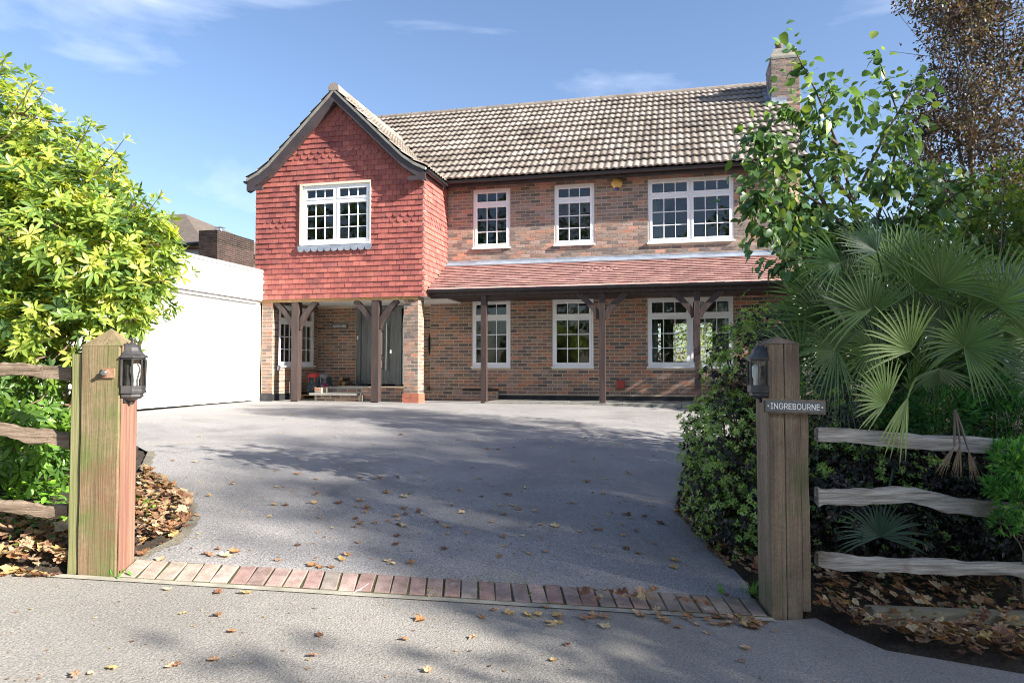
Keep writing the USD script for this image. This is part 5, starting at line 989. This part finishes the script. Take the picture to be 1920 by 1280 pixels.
for (cx, cy, dp, rad, m) in ((1560, 440, 5.8, .30, 230), (1500, 390, 5.7, .24, 150), (1630, 470, 6.0, .34, 230), (1450, 300, 5.5, .15, 50), (1420, 380, 5.4, .13, 50), (1450, 360, 5.5, .18, 60), (1700, 440, 5.9, .30, 90), (1600, 520, 6.1, .3, 90), (1520, 500, 5.8, .18, 60), (1560, 300, 5.6, .18, 40), (1690, 250, 5.7, .18, 60), (1660, 330, 5.8, .24, 110), (1740, 330, 5.8, .22, 80), (1600, 200, 5.5, .2, 50), (1720, 420, 5.9, .3, 120), (1480, 430, 5.6, .16, 80)):
    o = rdir(rz, m) * (rz.random((m, 1)) ** 0.4) * rad; PP.append(at(cx, cy, dp) + o * [1, 1, .8]); DD.append(unit(o + [0, 0, -0.15]))
PP, DD = np.vstack(PP), np.vstack(DD); n = len(PP); nn = unit(rz.normal(size=(n, 3)) * 0.55 + [0, -0.1, 0.9]); DD = unit(DD + rz.normal(size=(n, 3)) * 0.5 + [0, 0, -0.15])
Ls = rz.uniform(0.042, 0.084, n); part(hz, 'foliage', leaves(PP, DD, nn, Ls, Ls * 0.82, ROUND, pick(rz, [lin(84, 116, 66), lin(72, 104, 62), lin(96, 126, 64), lin(68, 98, 68), lin(122, 144, 68)], n, [.3, .25, .2, .17, .08]), droop=rz.uniform(0, .5, n), curl=rz.uniform(-.5, .15, n)), 'hazel_leaf', True)
part(hz, 'branches', bm, 'bark', True)

def tree(name, label, base, h, ells, n, size, tones, cat='tree', trunk_r=0.12, tpl=TINY, aspect=0.6, gap=0.42, gs=1.5, seed=1, m='leaf', inner=0.35, limbs=26, group=None, sides=5, up=0.2, bark='bark'):
    r = np.random.default_rng(seed); base = np.asarray(base, float); t = thing(name, label, cat, base, group)
    P, d = blob(r, n, ells, inner, gap, gs, seed); D = unit(rdir(r, len(P)) + d * 0.6 + [0, 0, -0.25]); nn = unit(rdir(r, len(P)) * 0.8 + d * 0.3 + [0, 0, up + 0.5]); L = size * r.uniform(0.65, 1.25, len(P))
    part(t, 'crown', leaves(P, D, nn, L, L * aspect, tpl, pick(r, tones, len(P)), droop=r.uniform(0, .2, len(P)), curl=r.uniform(-.15, .15, len(P))), m, True)
    mb = MB(); top = np.mean([e[0] for e in ells], 0); p = tubes(mb, base - [0, 0, .1], top, trunk_r, trunk_r * 0.45, r, 0.04, 9, 8)
    for k in range(limbs):
        a = p[r.integers(3, 9)]; b = P[r.integers(0, len(P))]; q = tubes(mb, a, b, trunk_r * 0.36, trunk_r * 0.05, r, 0.12, 8, 5)
        for _ in range(3): s_ = q[r.integers(3, 7)]; tubes(mb, s_, s_ + (b - a) * 0.3 + r.normal(size=3) * 0.16 * np.linalg.norm(b - a), trunk_r * 0.10, trunk_r * 0.03, r, 0.1, 5, 4)
    part(t, 'trunk', mb, bark, True); return t
CU = [(0.068, 0.042, 0.046), (0.082, 0.052, 0.050), (0.050, 0.038, 0.040), (0.075, 0.064, 0.042), (0.10, 0.064, 0.058)]
cb = at(1900, 640, 8.2); cb[2] = float(height(cb[0], cb[1]))
tree('copper_tree', 'tall tree with small purple brown leaves rising above the palm at the right', cb, 6.5, [(at(1880, 130, 8.2), (.85, 1.0, 1.0)), (at(1800, 60, 8.0), (.45, .6, .5)), (at(1790, 200, 8.0), (.55, .7, .5)), (at(1760, 260, 7.8), (.35, .5, .28)), (at(1860, 300, 8.0), (.6, .7, .5)), (at(1930, 0, 8.4), (1.2, 1.0, 1.1)), (at(1840, -40, 8.2), (.7, .8, .5)), (at(1990, 250, 8.3), (.9, .9, 1.0)), (at(1730, -5, 7.9), (.28, .3, .16)), (at(1730, 240, 7.8), (.22, .3, .2)), (at(1720, 310, 7.8), (.2, .3, .16)), (at(1690, 250, 7.8), (.14, .2, .10)), (at(1770, 370, 7.8), (.3, .3, .18)), (at(1700, 60, 7.9), (.12, .2, .07)), (at(1880, 400, 7.8), (.45, .4, .3))],
     38000, 0.047, CU + [(0.07, 0.085, 0.045)], trunk_r=0.06, aspect=0.55, gap=0.44, gs=2.8, seed=61, limbs=24)
GRN = [lin(70, 98, 48), lin(84, 112, 50), lin(58, 84, 46), lin(100, 122, 54)]
b0 = np.array([3.1, 7.4, float(height(3.1, 7.4))])
tree('laurel', 'dense green laurel thicket between the palm and the copper leaved tree', b0, 3.2, [(at(1860, 430, 7.2), (.55, .5, .42)), (at(1760, 470, 7.2), (.5, .5, .40)), (at(1950, 480, 7.0), (.7, .7, .7)), (at(1640, 560, 7.6), (.55, .5, .45)), (at(1850, 640, 6.8), (.9, .6, .8)), (at(1680, 720, 7.0), (.8, .5, .7)), (at(1700, 600, 6.8), (.6, .4, .5)), (at(1800, 560, 6.8), (.6, .4, .5)), (at(1930, 330, 7.4), (.5, .5, .4)), (at(1840, 850, 6.4), (.9, .4, .7)), (at(1640, 850, 6.6), (.7, .4, .6)), (at(1560, 620, 7.4), (.4, .4, .4))],
     12500, 0.085, GRN, cat='bush', trunk_r=0.06, tpl=SMALL, aspect=0.5, gap=0.36, gs=2.0, seed=62, m='glossy_leaf')
# green conifer at the fence and dark one behind
def conifer(label, ells, n, tones, seed, base):
    r = np.random.default_rng(seed); t = thing('conifer', label, 'conifer', base); P, d = blob(r, n, ells, 0.6, seed=seed); D = unit(d + r.normal(size=d.shape) * 0.35 + [0, 0, 0.35])
    mb = leaves(P, D, unit(rdir(r, len(P))), r.uniform(.05, .085, len(P)), 0.016, SMALL, pick(r, tones, len(P)))
    for s in (-0.55, 0.55):
        S = unit(np.cross(D, rdir(r, len(P)))); b = leaves(P + D * 0.02, unit(D + S * s), unit(rdir(r, len(P))), r.uniform(.035, .06, len(P)), 0.013, SMALL, pick(r, tones, len(P))); mb.add(*b.arrays()[:2], b.arrays()[2])
    part(t, 'foliage', mb, 'leaf', True); st_ = MB()
    for k in range(6): tubes(st_, base + r.normal(size=3) * [.08, .08, 0] + [.12, .15, 0], P[r.integers(0, len(P))], 0.009, 0.003, r, 0.10, 7, 5)
    part(t, 'stems', st_, 'bark')
CG = [lin(70, 126, 58), lin(86, 142, 60), lin(58, 108, 54), lin(102, 156, 66)]
c0 = at(1900, 900, 4.6); c0[2] = float(height(c0[0], c0[1])) 
conifer('bright green feathery conifer pushing through the right end of the grey fence', [(at(1900, 865, 4.35), (.09, .16, .10)), (at(1908, 935, 4.3), (.07, .14, .10)), (at(1935, 890, 4.5), (.14, .22, .22)), (at(1872, 915, 4.4), (.05, .08, .05)), (at(1885, 980, 4.4), (.05, .08, .05))], 1100, CG, 71, c0)
c1 = at(1800, 800, 5.0); c1[2] = float(height(c1[0], c1[1]))
conifer('dark green low conifer behind the top rail below the palm fans', [(at(1760, 765, 4.95), (.24, .25, .13)), (at(1880, 790, 4.95), (.25, .25, .16)), (at(1690, 785, 5.0), (.14, .2, .08)), (at(1840, 730, 5.1), (.2, .2, .14))], 1800, [lin(50, 98, 50), lin(62, 112, 52), lin(40, 82, 46)], 72, c1)

# ------------------------------------------------------------------ trees beyond the house, to the right and across the lane (they shade the drive and show in the panes)
YGN = [lin(120, 140, 62), lin(134, 150, 62), lin(104, 128, 60), lin(150, 152, 66)]; DGN = [lin(64, 88, 48), lin(76, 100, 50), lin(88, 110, 52), lin(54, 76, 46)]
tree('garden_tree', 'yellow green tree in the garden beyond the right end of the house', (3.6, 24, ZH), 6, [((3.6, 24, 3.4), (1.7, 1.5, 2.2)), ((5.4, 24, 3.0), (1.8, 1.5, 2.4)), ((1.9, 25.5, 3.0), (1.3, 1.5, 1.8))], 3500, 0.17, YGN, trunk_r=0.15, tpl=SMALL, seed=81)
tree('garden_tree', 'pale leafy tree seen through the panes at the back of the house', (0.6, 30, ZH), 6, [((0.6, 30, 3.0), (1.6, 1.2, 2.0)), ((-5.6, 29, 2.6), (1.6, 1.2, 2.0))], 2600, 0.17, YGN, trunk_r=0.15, tpl=SMALL, seed=82)
def off(name, label, x, y, ells, n, size, tones, seed, tr=0.2, gap=0.42):
    z = float(height(x, y)); tree(name, label, (x, y, z), 8, [((x + a, y + b, z + c), q) for a, b, c, q in ells], n, size, tones, trunk_r=tr, tpl=SMALL, aspect=0.62, gap=gap, gs=0.9, seed=seed, limbs=14)
off('hedge_tree', 'bushy green tree on the right boundary of the garden', 6.2, 8.2, [(0, 0, 2.0, (1.7, 1.2, 1.4)), (-1.2, 1.0, 2.2, (1.5, 1.2, 1.5)), (1.6, .8, 2.3, (1.6, 1.4, 1.5)), (-.6, -.8, 1.4, (1.3, .8, 1.1))], 4600, 0.16, DGN, 91)
off('boundary_tree', 'very tall oak far to the right whose shade reaches the driveway', 34.0, -0.7, [(0, -2.2, 17.9, (2.6, 1.5, 2.9)), (.5, 0, 18.2, (2.6, 1.6, 3.1)), (-.5, 1.6, 17.6, (2.4, 1.4, 3.0)), (0, -.6, 15.6, (3.0, 2.8, 2.0)), (.8, -1.0, 17.6, (2.4, 2.0, 2.6))], 11000, 0.30, DGN, 93, 0.38, 0.38)
off('side_tree', 'unseen tree added beside the right end wall to shade the lower house front', 4.5, 13.9, [(0, 0, 2.0, (1.3, 1.3, 1.8)), (.9, .3, 2.8, (1.3, 1.2, 1.7)), (1.6, -.6, 2.2, (1.2, 1.1, 1.8))], 5200, 0.14, DGN, 94, 0.06, 0.28)  # added out of view to keep sun patches off the lower front wall
off('lane_tree', 'tall oak beside the lane to the right of the entrance', 13.0, -0.9, [(0, 0, 6.4, (2.6, 1.7, 1.6)), (-2.0, .6, 5.4, (1.9, 1.4, 1.2)), (2.2, -.6, 5.8, (2.0, 1.6, 1.5)), (0, 1.7, 6.9, (1.3, .75, .95)), (1.5, 1.8, 7.3, (1.2, .7, .8))], 3600, 0.20, DGN, 92, 0.25, 0.47)
for k, (x, y, s, lb) in enumerate(((-14.5, -11, 1.0, 'broad tree across the lane at the far left'), (-7.5, -13, 1.15, 'tallest dark tree across the lane'), (-1.5, -12, 0.85, 'rounded tree across the lane opposite the driveway'), (5.0, -13, 1.05, 'spreading tree across the lane at the right'), (-21, -12, 1.1, 'outermost tree across the lane'))):
    off('roadside_tree', lb, x, y, [(0, 0, 5.4 * s, (3.0 * s, 2.2 * s, 3.2 * s)), (-1.6 * s, .5, 8.4 * s, (2.0 * s, 1.8 * s, 2.2 * s)), (1.8 * s, -.4, 7.6 * s, (2.2 * s, 1.8 * s, 2.4 * s)), (.2, 0, 2.4, (2.6 * s, 1.4, 1.8))], 3600, 0.34, DGN if k % 2 else GRN, 95 + k, 0.25, 0.40)

# ------------------------------------------------------------------ small things in the porch
def bag(label, x, y, z, w, h, d, m, lean, seed, trim):
    t = thing('rucksack', label, 'bag', (x, y, z)); u = np.linspace(0, 1, 9); ang = np.linspace(0, 2 * math.pi, 18, endpoint=False); v = []
    for q in u:
        s = (0.9 + 0.16 * math.sin(q * math.pi)) * (1 if q < .75 else math.sqrt(max(1e-4, 1 - ((q - .75) / .25) ** 2)) * .999 + .02); bulge = 1 + .25 * math.sin(min(q * 1.6, 1) * math.pi)
        for a in ang:
            ca, sa = math.cos(a), math.sin(a); cx_, sy_ = np.sign(ca) * abs(ca) ** .6, np.sign(sa) * abs(sa) ** .6; v.append((x + cx_ * w / 2 * s + lean * q * h, y + sy_ * d / 2 * s * bulge, z + q * h))
    f = [(i * 18 + j, i * 18 + (j + 1) % 18, (i + 1) * 18 + (j + 1) % 18, (i + 1) * 18 + j) for i in range(8) for j in range(18)]; part(t, 'body', MB().add(v, f), m, True)
    part(t, 'front_pocket', trimesh_round((x + lean * h * .3, y - d / 2 * 1.12, z + h * .28), (w * .36, .035, h * .18)), m, True); part(t, 'lid', trimesh_round((x + lean * h * .85, y - .02, z + h * .86), (w * .46, d * .52, h * .13)), trim, True)
    for s in (-1, 1): part(t, 'strap', MB().tube([(x + s * w * .22 + lean * h * .9, y + .0, z + h * .98), (x + s * w * .26 + lean * h * .9, y - d * .55, z + h * .92), (x + s * w * .24 + lean * h * .5, y - d * .62, z + h * .55)], .014, 6), trim)
def trimesh_round(c, rad):
    m = trimesh.creation.icosphere(2, 1.0); v = np.array(m.vertices); v = np.sign(v) * np.abs(v) ** 0.75; return MB().add(v * rad + c, m.faces)
bn = thing('low_bench', 'low slatted timber stand holding the rucksacks in the porch', 'bench', (-8.0, 14.9, ZH))
for k in range(3): part(bn, 'slat', MB().box(-8.45, -7.76, 14.72 + .11 * k, 14.80 + .11 * k, ZH + .09, ZH + .115), 'log_wood')
for x in (-8.42, -7.82): part(bn, 'leg', MB().box(x, x + .04, 14.73, 15.0, ZH + .013, ZH + .089), 'log_wood')
bag('dark teal patterned rucksack with a red lid behind the first porch post', -8.18, 14.86, ZH + .116, .32, .50, .24, 'bag_teal', .05, 1, 'bag_red'); bag('grey rucksack leaning beside the patterned one in the porch', -7.88, 14.9, ZH + .116, .24, .48, .22, 'bag_teal', -.10, 2, 'bag_grey')
t = thing('scooter_bag', 'small purple bag against the low porch wall', 'bag', (-7.77, 14.6, ZH)); part(t, 'body', trimesh_round((-7.80, 14.66, ZH + .20), (.055, .12, .17)), 'bag_purple', True); part(t, 'handle', MB().tube([(-7.80, 14.60, ZH + .35), (-7.80, 14.62, ZH + .43), (-7.80, 14.70, ZH + .43), (-7.80, 14.72, ZH + .35)], .009, 6), 'bag_purple')
rg = np.random.default_rng(6)
for k, (x, z) in enumerate(((-7.72, .83), (-7.60, .83), (-7.66, .925))):
    lg = thing('log', ('left lower', 'right lower', 'topmost')[k] + ' firewood log of the little stack on the porch wall', 'log', (x, 15.3, z), 'firewood logs in the porch'); ang = np.linspace(0, 2 * math.pi, 9)[:-1]; ring = [(.055 * math.cos(a) * rg.uniform(.8, 1.1), .05 * math.sin(a) * rg.uniform(.8, 1.1)) for a in ang]
    v = [(x + a, y, z + b) for y in (15.15, 15.55) for a, b in ring]; part(lg, 'bark_side', MB().add(v, [(i, (i + 1) % 8, 8 + (i + 1) % 8, 8 + i) for i in range(8)]), 'bark'); part(lg, 'cut_end', MB().add([(x + a, 15.149, z + b) for a, b in ring], [(0, i, i + 1) for i in range(1, 7)]), 'log_wood')

# ------------------------------------------------------------------ beds: edging, leaf litter, ivy, weeds, fallen leaves
a, b = onground(1640, 1180), onground(1960, 1190); dd = unit((b - a) * [1, 1, 0]); nn = np.array([-dd[1], dd[0], 0]); L_ = np.linalg.norm((b - a)[:2])
mbs = MB(); Fs = lambda s, n, z: a + dd * s + nn * n + ZZ * z + (b - a)[2] / L_ * s * ZZ; gbox(mbs, Fs, 0.0, L_ + 1.2, 0.0, 0.10, -0.06, 0.115, c=0.008, seed=9, rows=4)
tag(emit(numbered('/World', 'timber_edging'), mbs, 'sleeper_wood'), 'weathered squared timber edging lying in front of the leafy bed at the right', 'edging')
dgp = onground(1782, 1216); dg = thing('drain_grate', 'small rusty iron drain grate half buried in leaves by the timber edging', 'drain', dgp)
part(dg, 'frame', MB().obox(dgp + ZZ * .004, G * .055, N * .032, ZZ * .005), 'iron')
for k in range(6): part(dg, 'bar', MB().obox(dgp + ZZ * .011 + G * (-.045 + .018 * k), G * .005, N * .029, ZZ * .0025), 'iron')
def lobed(kind, r):
    n = 22; a = np.linspace(0, 2 * math.pi, n, endpoint=False)
    if kind == 'maple': rad = 0.62 + 0.38 * np.abs(np.cos(2.5 * a)) ** 1.1 + 0.07 * np.cos(11 * a)
    elif kind == 'oak': rad = (0.72 + 0.20 * np.cos(7 * a)) / np.sqrt((np.cos(a)) ** 2 + (np.sin(a) / 0.62) ** 2)
    else: rad = 0.9 / np.sqrt((np.cos(a)) ** 2 + (np.sin(a) / 0.55) ** 2) + 0.05 * np.cos(9 * a)
    rad = rad * r.uniform(.92, 1.08, n); mid = np.c_[np.cos(a), np.sin(a)] * (rad * .5)[:, None]; out = np.c_[np.cos(a), np.sin(a)] * rad[:, None]
    p = np.r_[[(0, 0)], mid, out]; f = [(0, 1 + i, 1 + (i + 1) % n) for i in range(n)] + [q for i in range(n) for q in ((1 + i, 1 + n + i, 1 + n + (i + 1) % n), (1 + i, 1 + n + (i + 1) % n, 1 + (i + 1) % n))]
    cu = r.uniform(-.9, .9, 3); z = cu[0] * .35 * p[:, 0] ** 2 + abs(cu[1]) * .45 * p[:, 1] ** 2 + .12 * cu[2] * np.sin(p[:, 0] * 4 + 1) * p[:, 1] + .05 * r.normal(size=len(p)); z -= z.min()
    stem = np.array([(-.9, 0), (-1.35, .05), (-1.35, .09), (-.9, .03)]) ; v = np.c_[p, z]; k = len(v)
    return np.r_[v, np.c_[stem, np.full(4, z[1] * .5 + .02)]], np.array(f + [(k, k + 1, k + 2), (k, k + 2, k + 3)])
LR = np.random.default_rng(77); KINDS = [lobed(q, LR) for q in ('maple', 'oak', 'oval', 'oak', 'maple', 'oval', 'oak', 'maple')]
BR = [lin(176, 144, 118), lin(158, 122, 98), lin(192, 164, 136), lin(132, 96, 76), lin(200, 172, 118), lin(170, 126, 88), lin(208, 190, 156)]
def fallen(p, size, yaw, kind, tilt, tone):
    v, f = KINDS[kind]; v = v * size; c, s = math.cos(yaw), math.sin(yaw); x, y, z = v[:, 0] * c - v[:, 1] * s, v[:, 0] * s + v[:, 1] * c, v[:, 2]
    g = height(p[0] + x, p[1] + y); return np.c_[p[0] + x, p[1] + y, g + z + tilt[0] * x + tilt[1] * y - min(0, (tilt[0] * x + tilt[1] * y).min()) + p[2]], f, np.asarray(tone)
def litter(name, label, poly, n, seed, size=(.022, .045), lift=0.05):
    r = np.random.default_rng(seed); mb = MB(); x0, y0, x1, y1 = poly.bounds; k = 0
    while k < n:
        q = r.uniform((x0, y0), (x1, y1))
        if not poly.contains(shapely.Point(q)): continue
        k += 1; dz = 0.06 if not (drive_poly.contains(shapely.Point(q)) or road_poly.contains(shapely.Point(q))) else 0.004
        v, f, t = fallen((q[0], q[1], dz + r.uniform(-.02, lift) * (dz > .01)), r.uniform(*size), r.uniform(0, 6.28), r.integers(0, 8), r.uniform(-.4, .4, 2), np.array(BR[r.integers(0, 7)]) * r.uniform(.55, 1.0)); mb.add(v, f, t)
    solo(name, mb, 'dry_leaf', label, 'leaf litter', kind='stuff')
def pxpoly(pts): return Polygon([onground(*q)[:2] for q in pts]).buffer(0)
litter('leaf_litter', 'drift of dry brown leaves along the drive edge beside the left gatepost', pxpoly([(252, 1048), (322, 1016), (362, 975), (356, 932), (300, 895), (262, 885), (256, 960)]), 380, 1, lift=0.015)
litter('leaf_litter', 'dry leaves in the bed below the left fence', pxpoly([(-60, 1085), (128, 1082), (130, 1015), (60, 990), (-60, 985)]), 420, 2)
litter('leaf_litter', 'brown leaves covering the bed under the right fence', pxpoly([(1530, 1165), (1660, 1190), (1960, 1200), (1960, 1050), (1700, 1060), (1530, 1060)]), 600, 3)
litter('leaf_litter', 'windblown leaves in front of the timber edging on the lane', pxpoly([(1560, 1165), (1640, 1190), (1800, 1200), (1940, 1215), (1960, 1262), (1790, 1238), (1660, 1212)]), 240, 4)
litter('leaf_litter', 'brown leaves gathered at the foot of the dark shrub', pxpoly([(1275, 925), (1265, 960), (1330, 1035), (1420, 1100), (1432, 1065), (1350, 990), (1300, 930)]), 260, 5)
litter('leaf_litter', 'leaves caught along the brick strip and its kerb', pxpoly([(1090, 1140), (1425, 1180), (1440, 1165), (1270, 1142), (1100, 1118)]), 60, 6, lift=0.01)
# single leaves lying on the tarmac: one instance each
protos = []
GRPS = [('curled brown leaf lying on the dark driveway', 'leaves scattered on the driveway'), ('dry leaf lying on the pale lane in front of the brick strip', 'leaves scattered on the lane'), ('dry leaf lying on the brick strip', 'leaves on the brick strip')]
rf_ = np.random.default_rng(15); TN = ['tan', 'brown', 'pale tan', 'dark brown', 'yellowish', 'russet', 'cream']; SN = ['pointed', 'lobed', 'oval', 'lobed', 'pointed', 'oval', 'lobed', 'pointed']
def scatter(n, gen, grp, size):
    k = 0
    while k < n:
        px, py = gen(); p = onground(px, py); q = shapely.Point(p[:2])
        if not (drive_poly.buffer(-.03).contains(q) or road_poly.buffer(-.03).contains(q)): continue
        s_, n_ = sn(p[0], p[1]); on = 2 if 0 < n_ < .21 else (1 if n_ < 0 else 0)
        sz, kd, ti = rf_.uniform(*size), int(rf_.integers(0, 8)), int(rf_.integers(0, 7)); v, f, t = fallen((p[0], p[1], 0.017 if on == 2 else 0.003), sz, rf_.uniform(0, 6.28), kd, rf_.uniform(-.12, .12, 2), np.array(BR[ti]) * rf_.uniform(.8, 1.15))
        zone = ('far' if py < 850 else 'middle' if py < 960 else 'near', 'left' if px < 640 else 'right' if px > 1000 else 'centre')
        place_ = f'on the {zone[0]} {zone[1]} part of the driveway' if on == 0 else (f'on the lane towards its {zone[1]}' if on == 1 else f'on the brick strip towards its {zone[1]}')
        solo('fallen_leaf', MB().add(v, f, t), 'dry_leaf', f'{"large" if sz > .036 else "small"} {TN[ti]} {SN[kd]} leaf lying {place_}', 'leaf', GRPS[on][1]); k += 1
scatter(150, lambda: (rf_.uniform(300, 1330), 775 + 290 * rf_.random() ** 1.1), 0, (.013, .041))
scatter(36, lambda: (rf_.normal(700, 120), rf_.normal(945, 30)), 0, (.014, .042))
scatter(30, lambda: (rf_.normal(1080, 130), rf_.normal(930, 35)), 0, (.014, .042))
scatter(26, lambda: (rf_.uniform(60, 1500), rf_.uniform(1130, 1270)), 1, (.022, .038))
scatter(26, lambda: (rf_.uniform(900, 1480), rf_.uniform(1095, 1180)), 1, (.026, .042))
scatter(10, lambda: (rf_.uniform(300, 700), rf_.uniform(1040, 1120)), 1, (.026, .042))
def crumbs(name, label, gen, n, seed, size):
    r = np.random.default_rng(seed); mb = MB(); k = 0
    while k < n:
        p = onground(*gen(r)); q = shapely.Point(p[:2])
        if not (drive_poly.contains(q) or road_poly.contains(q)): continue
        k += 1; sz = r.uniform(*size) * r.random() ** .5; v, f, t = fallen((p[0], p[1], 0.003), sz, r.uniform(0, 6.28), r.integers(0, 8), (0, 0), np.array(BR[r.integers(0, 7)]) * r.uniform(.6, 1.0)); mb.add(v, f, t)
    solo(name, mb, 'dry_leaf', label, 'leaf crumbs', kind='stuff')
crumbs('leaf_crumbs', 'tiny broken leaf bits strewn over the driveway', lambda r: (r.uniform(260, 1380), 770 + 310 * r.random()), 420, 31, (.006, .016))
crumbs('leaf_crumbs', 'tiny broken leaf bits and twigs strewn over the lane', lambda r: (r.uniform(0, 1900), r.uniform(1110, 1278)), 260, 32, (.005, .012))
# a feather on the lane edge
fp = onground(680, 1105); v = []; t = np.linspace(0, 1, 9); ax_ = unit(N * .8 + G * .45); sd = unit(np.cross(ax_, ZZ))
for q in t: 
    w = .011 * math.sin(min(q * 1.15 + .08, 1) * math.pi) ** .6 + .0008; c = fp + ax_ * (q - .5) * .11 + ZZ * (.008 + .012 * q * q); v += [c + sd * w, c + ZZ * .003, c - sd * w]
fe = thing('feather', 'small grey and white feather lying at the kerb of the brick strip', 'feather', fp); part(fe, 'vane', MB().add(v, [x for i in range(8) for x in ((3 * i, 3 * i + 1, 3 * i + 4, 3 * i + 3), (3 * i + 1, 3 * i + 2, 3 * i + 5, 3 * i + 4))]), 'feather'); part(fe, 'quill', MB().tube([fp - ax_ * .085 + ZZ * .008, fp + ax_ * .04 + ZZ * .016], .0012, 5), 'letter_white')
# ground ivy and weeds
ri = np.random.default_rng(23)
def cover(name, label, poly, n, size, tones, seed, zr=(.02, .16), tpl=ROUND, cat='ground cover'):
    r = np.random.default_rng(seed); x0, y0, x1, y1 = poly.bounds; q = r.uniform((x0, y0), (x1, y1), (n * 5, 2)); q = q[shapely.contains(poly, shapely.points(q))][:n]; dens = meshkit.fbm(np.c_[q * 4, q[:, :1] * 0], 3, seed) > .42; q = q[dens]; m = len(q)
    P = np.c_[q, height(q[:, 0], q[:, 1]) + r.uniform(*zr, m)]; D = rdir(r, m) * [1, 1, .3]; L = size * r.uniform(.7, 1.3, m)
    solo(name, leaves(P, D, unit(r.normal(size=(m, 3)) * .4 + [0, 0, 1]), L, L * .75, tpl, pick(r, tones, m), droop=r.uniform(0, .3, m)), 'leaf', label, cat, kind='stuff', smooth=True)
cover('ground_cover', 'bright green low leaves under the left rhododendron', pxpoly([(-60, 990), (128, 1000), (132, 930), (120, 880), (-60, 870)]), 900, .05, [lin(130, 176, 58), lin(110, 158, 54), lin(92, 140, 56)], 3, (.05, .30))
cover('ivy', 'dark ivy trailing over the bed below the left fence', pxpoly([(-60, 1065), (110, 1060), (130, 1020), (130, 980), (-60, 970)]), 420, .042, [lin(60, 92, 56), lin(74, 110, 58), lin(96, 130, 62)], 4, (.05, .12))
cover('weeds', 'small green weeds in the leafy bed under the right fence', pxpoly([(1540, 1160), (1940, 1190), (1940, 1090), (1560, 1090)]), 160, .022, [lin(96, 140, 62), lin(80, 122, 56)], 5, (.05, .12), SMALL)
cover('weeds', 'tuft of weeds in the leaf drift beside the left gatepost', pxpoly([(256, 975), (285, 985), (290, 945), (258, 940)]), 70, .035, [lin(120, 160, 62), lin(98, 140, 58)], 6, (.02, .12), LANCE)
cover('moss_tufts', 'moss and tiny weeds in the joints of the brick strip', pxpoly([(800, 1120), (1000, 1122), (1000, 1082), (800, 1080)]), 120, .016, [lin(140, 150, 50), lin(110, 130, 48)], 7, (.010, .022), SMALL)
def grass_tuft(label, px, py, n, h, seed):
    r = np.random.default_rng(seed); p = onground(px, py); t = thing('weed', label, 'weed', p); P = p + r.normal(size=(n, 3)) * [.025, .025, 0]; D = unit(r.normal(size=(n, 3)) * .45 + [0, 0, 1]); part(t, 'blades', leaves(P, D, rdir(r, n), h * r.uniform(.6, 1.2, n), .016, LANCE, pick(r, [lin(110, 160, 70), lin(92, 140, 62)], n), droop=r.uniform(0, .5, n)), 'leaf', kind='stuff')
grass_tuft('dandelion like weed at the foot of the right gatepost', 1412, 1112, 26, .11, 1); grass_tuft('small green weed at the end of the brick strip', 1352, 1112, 8, .07, 2); grass_tuft('thin grass tuft at the foot of the left gatepost', 222, 1078, 16, .06, 3)
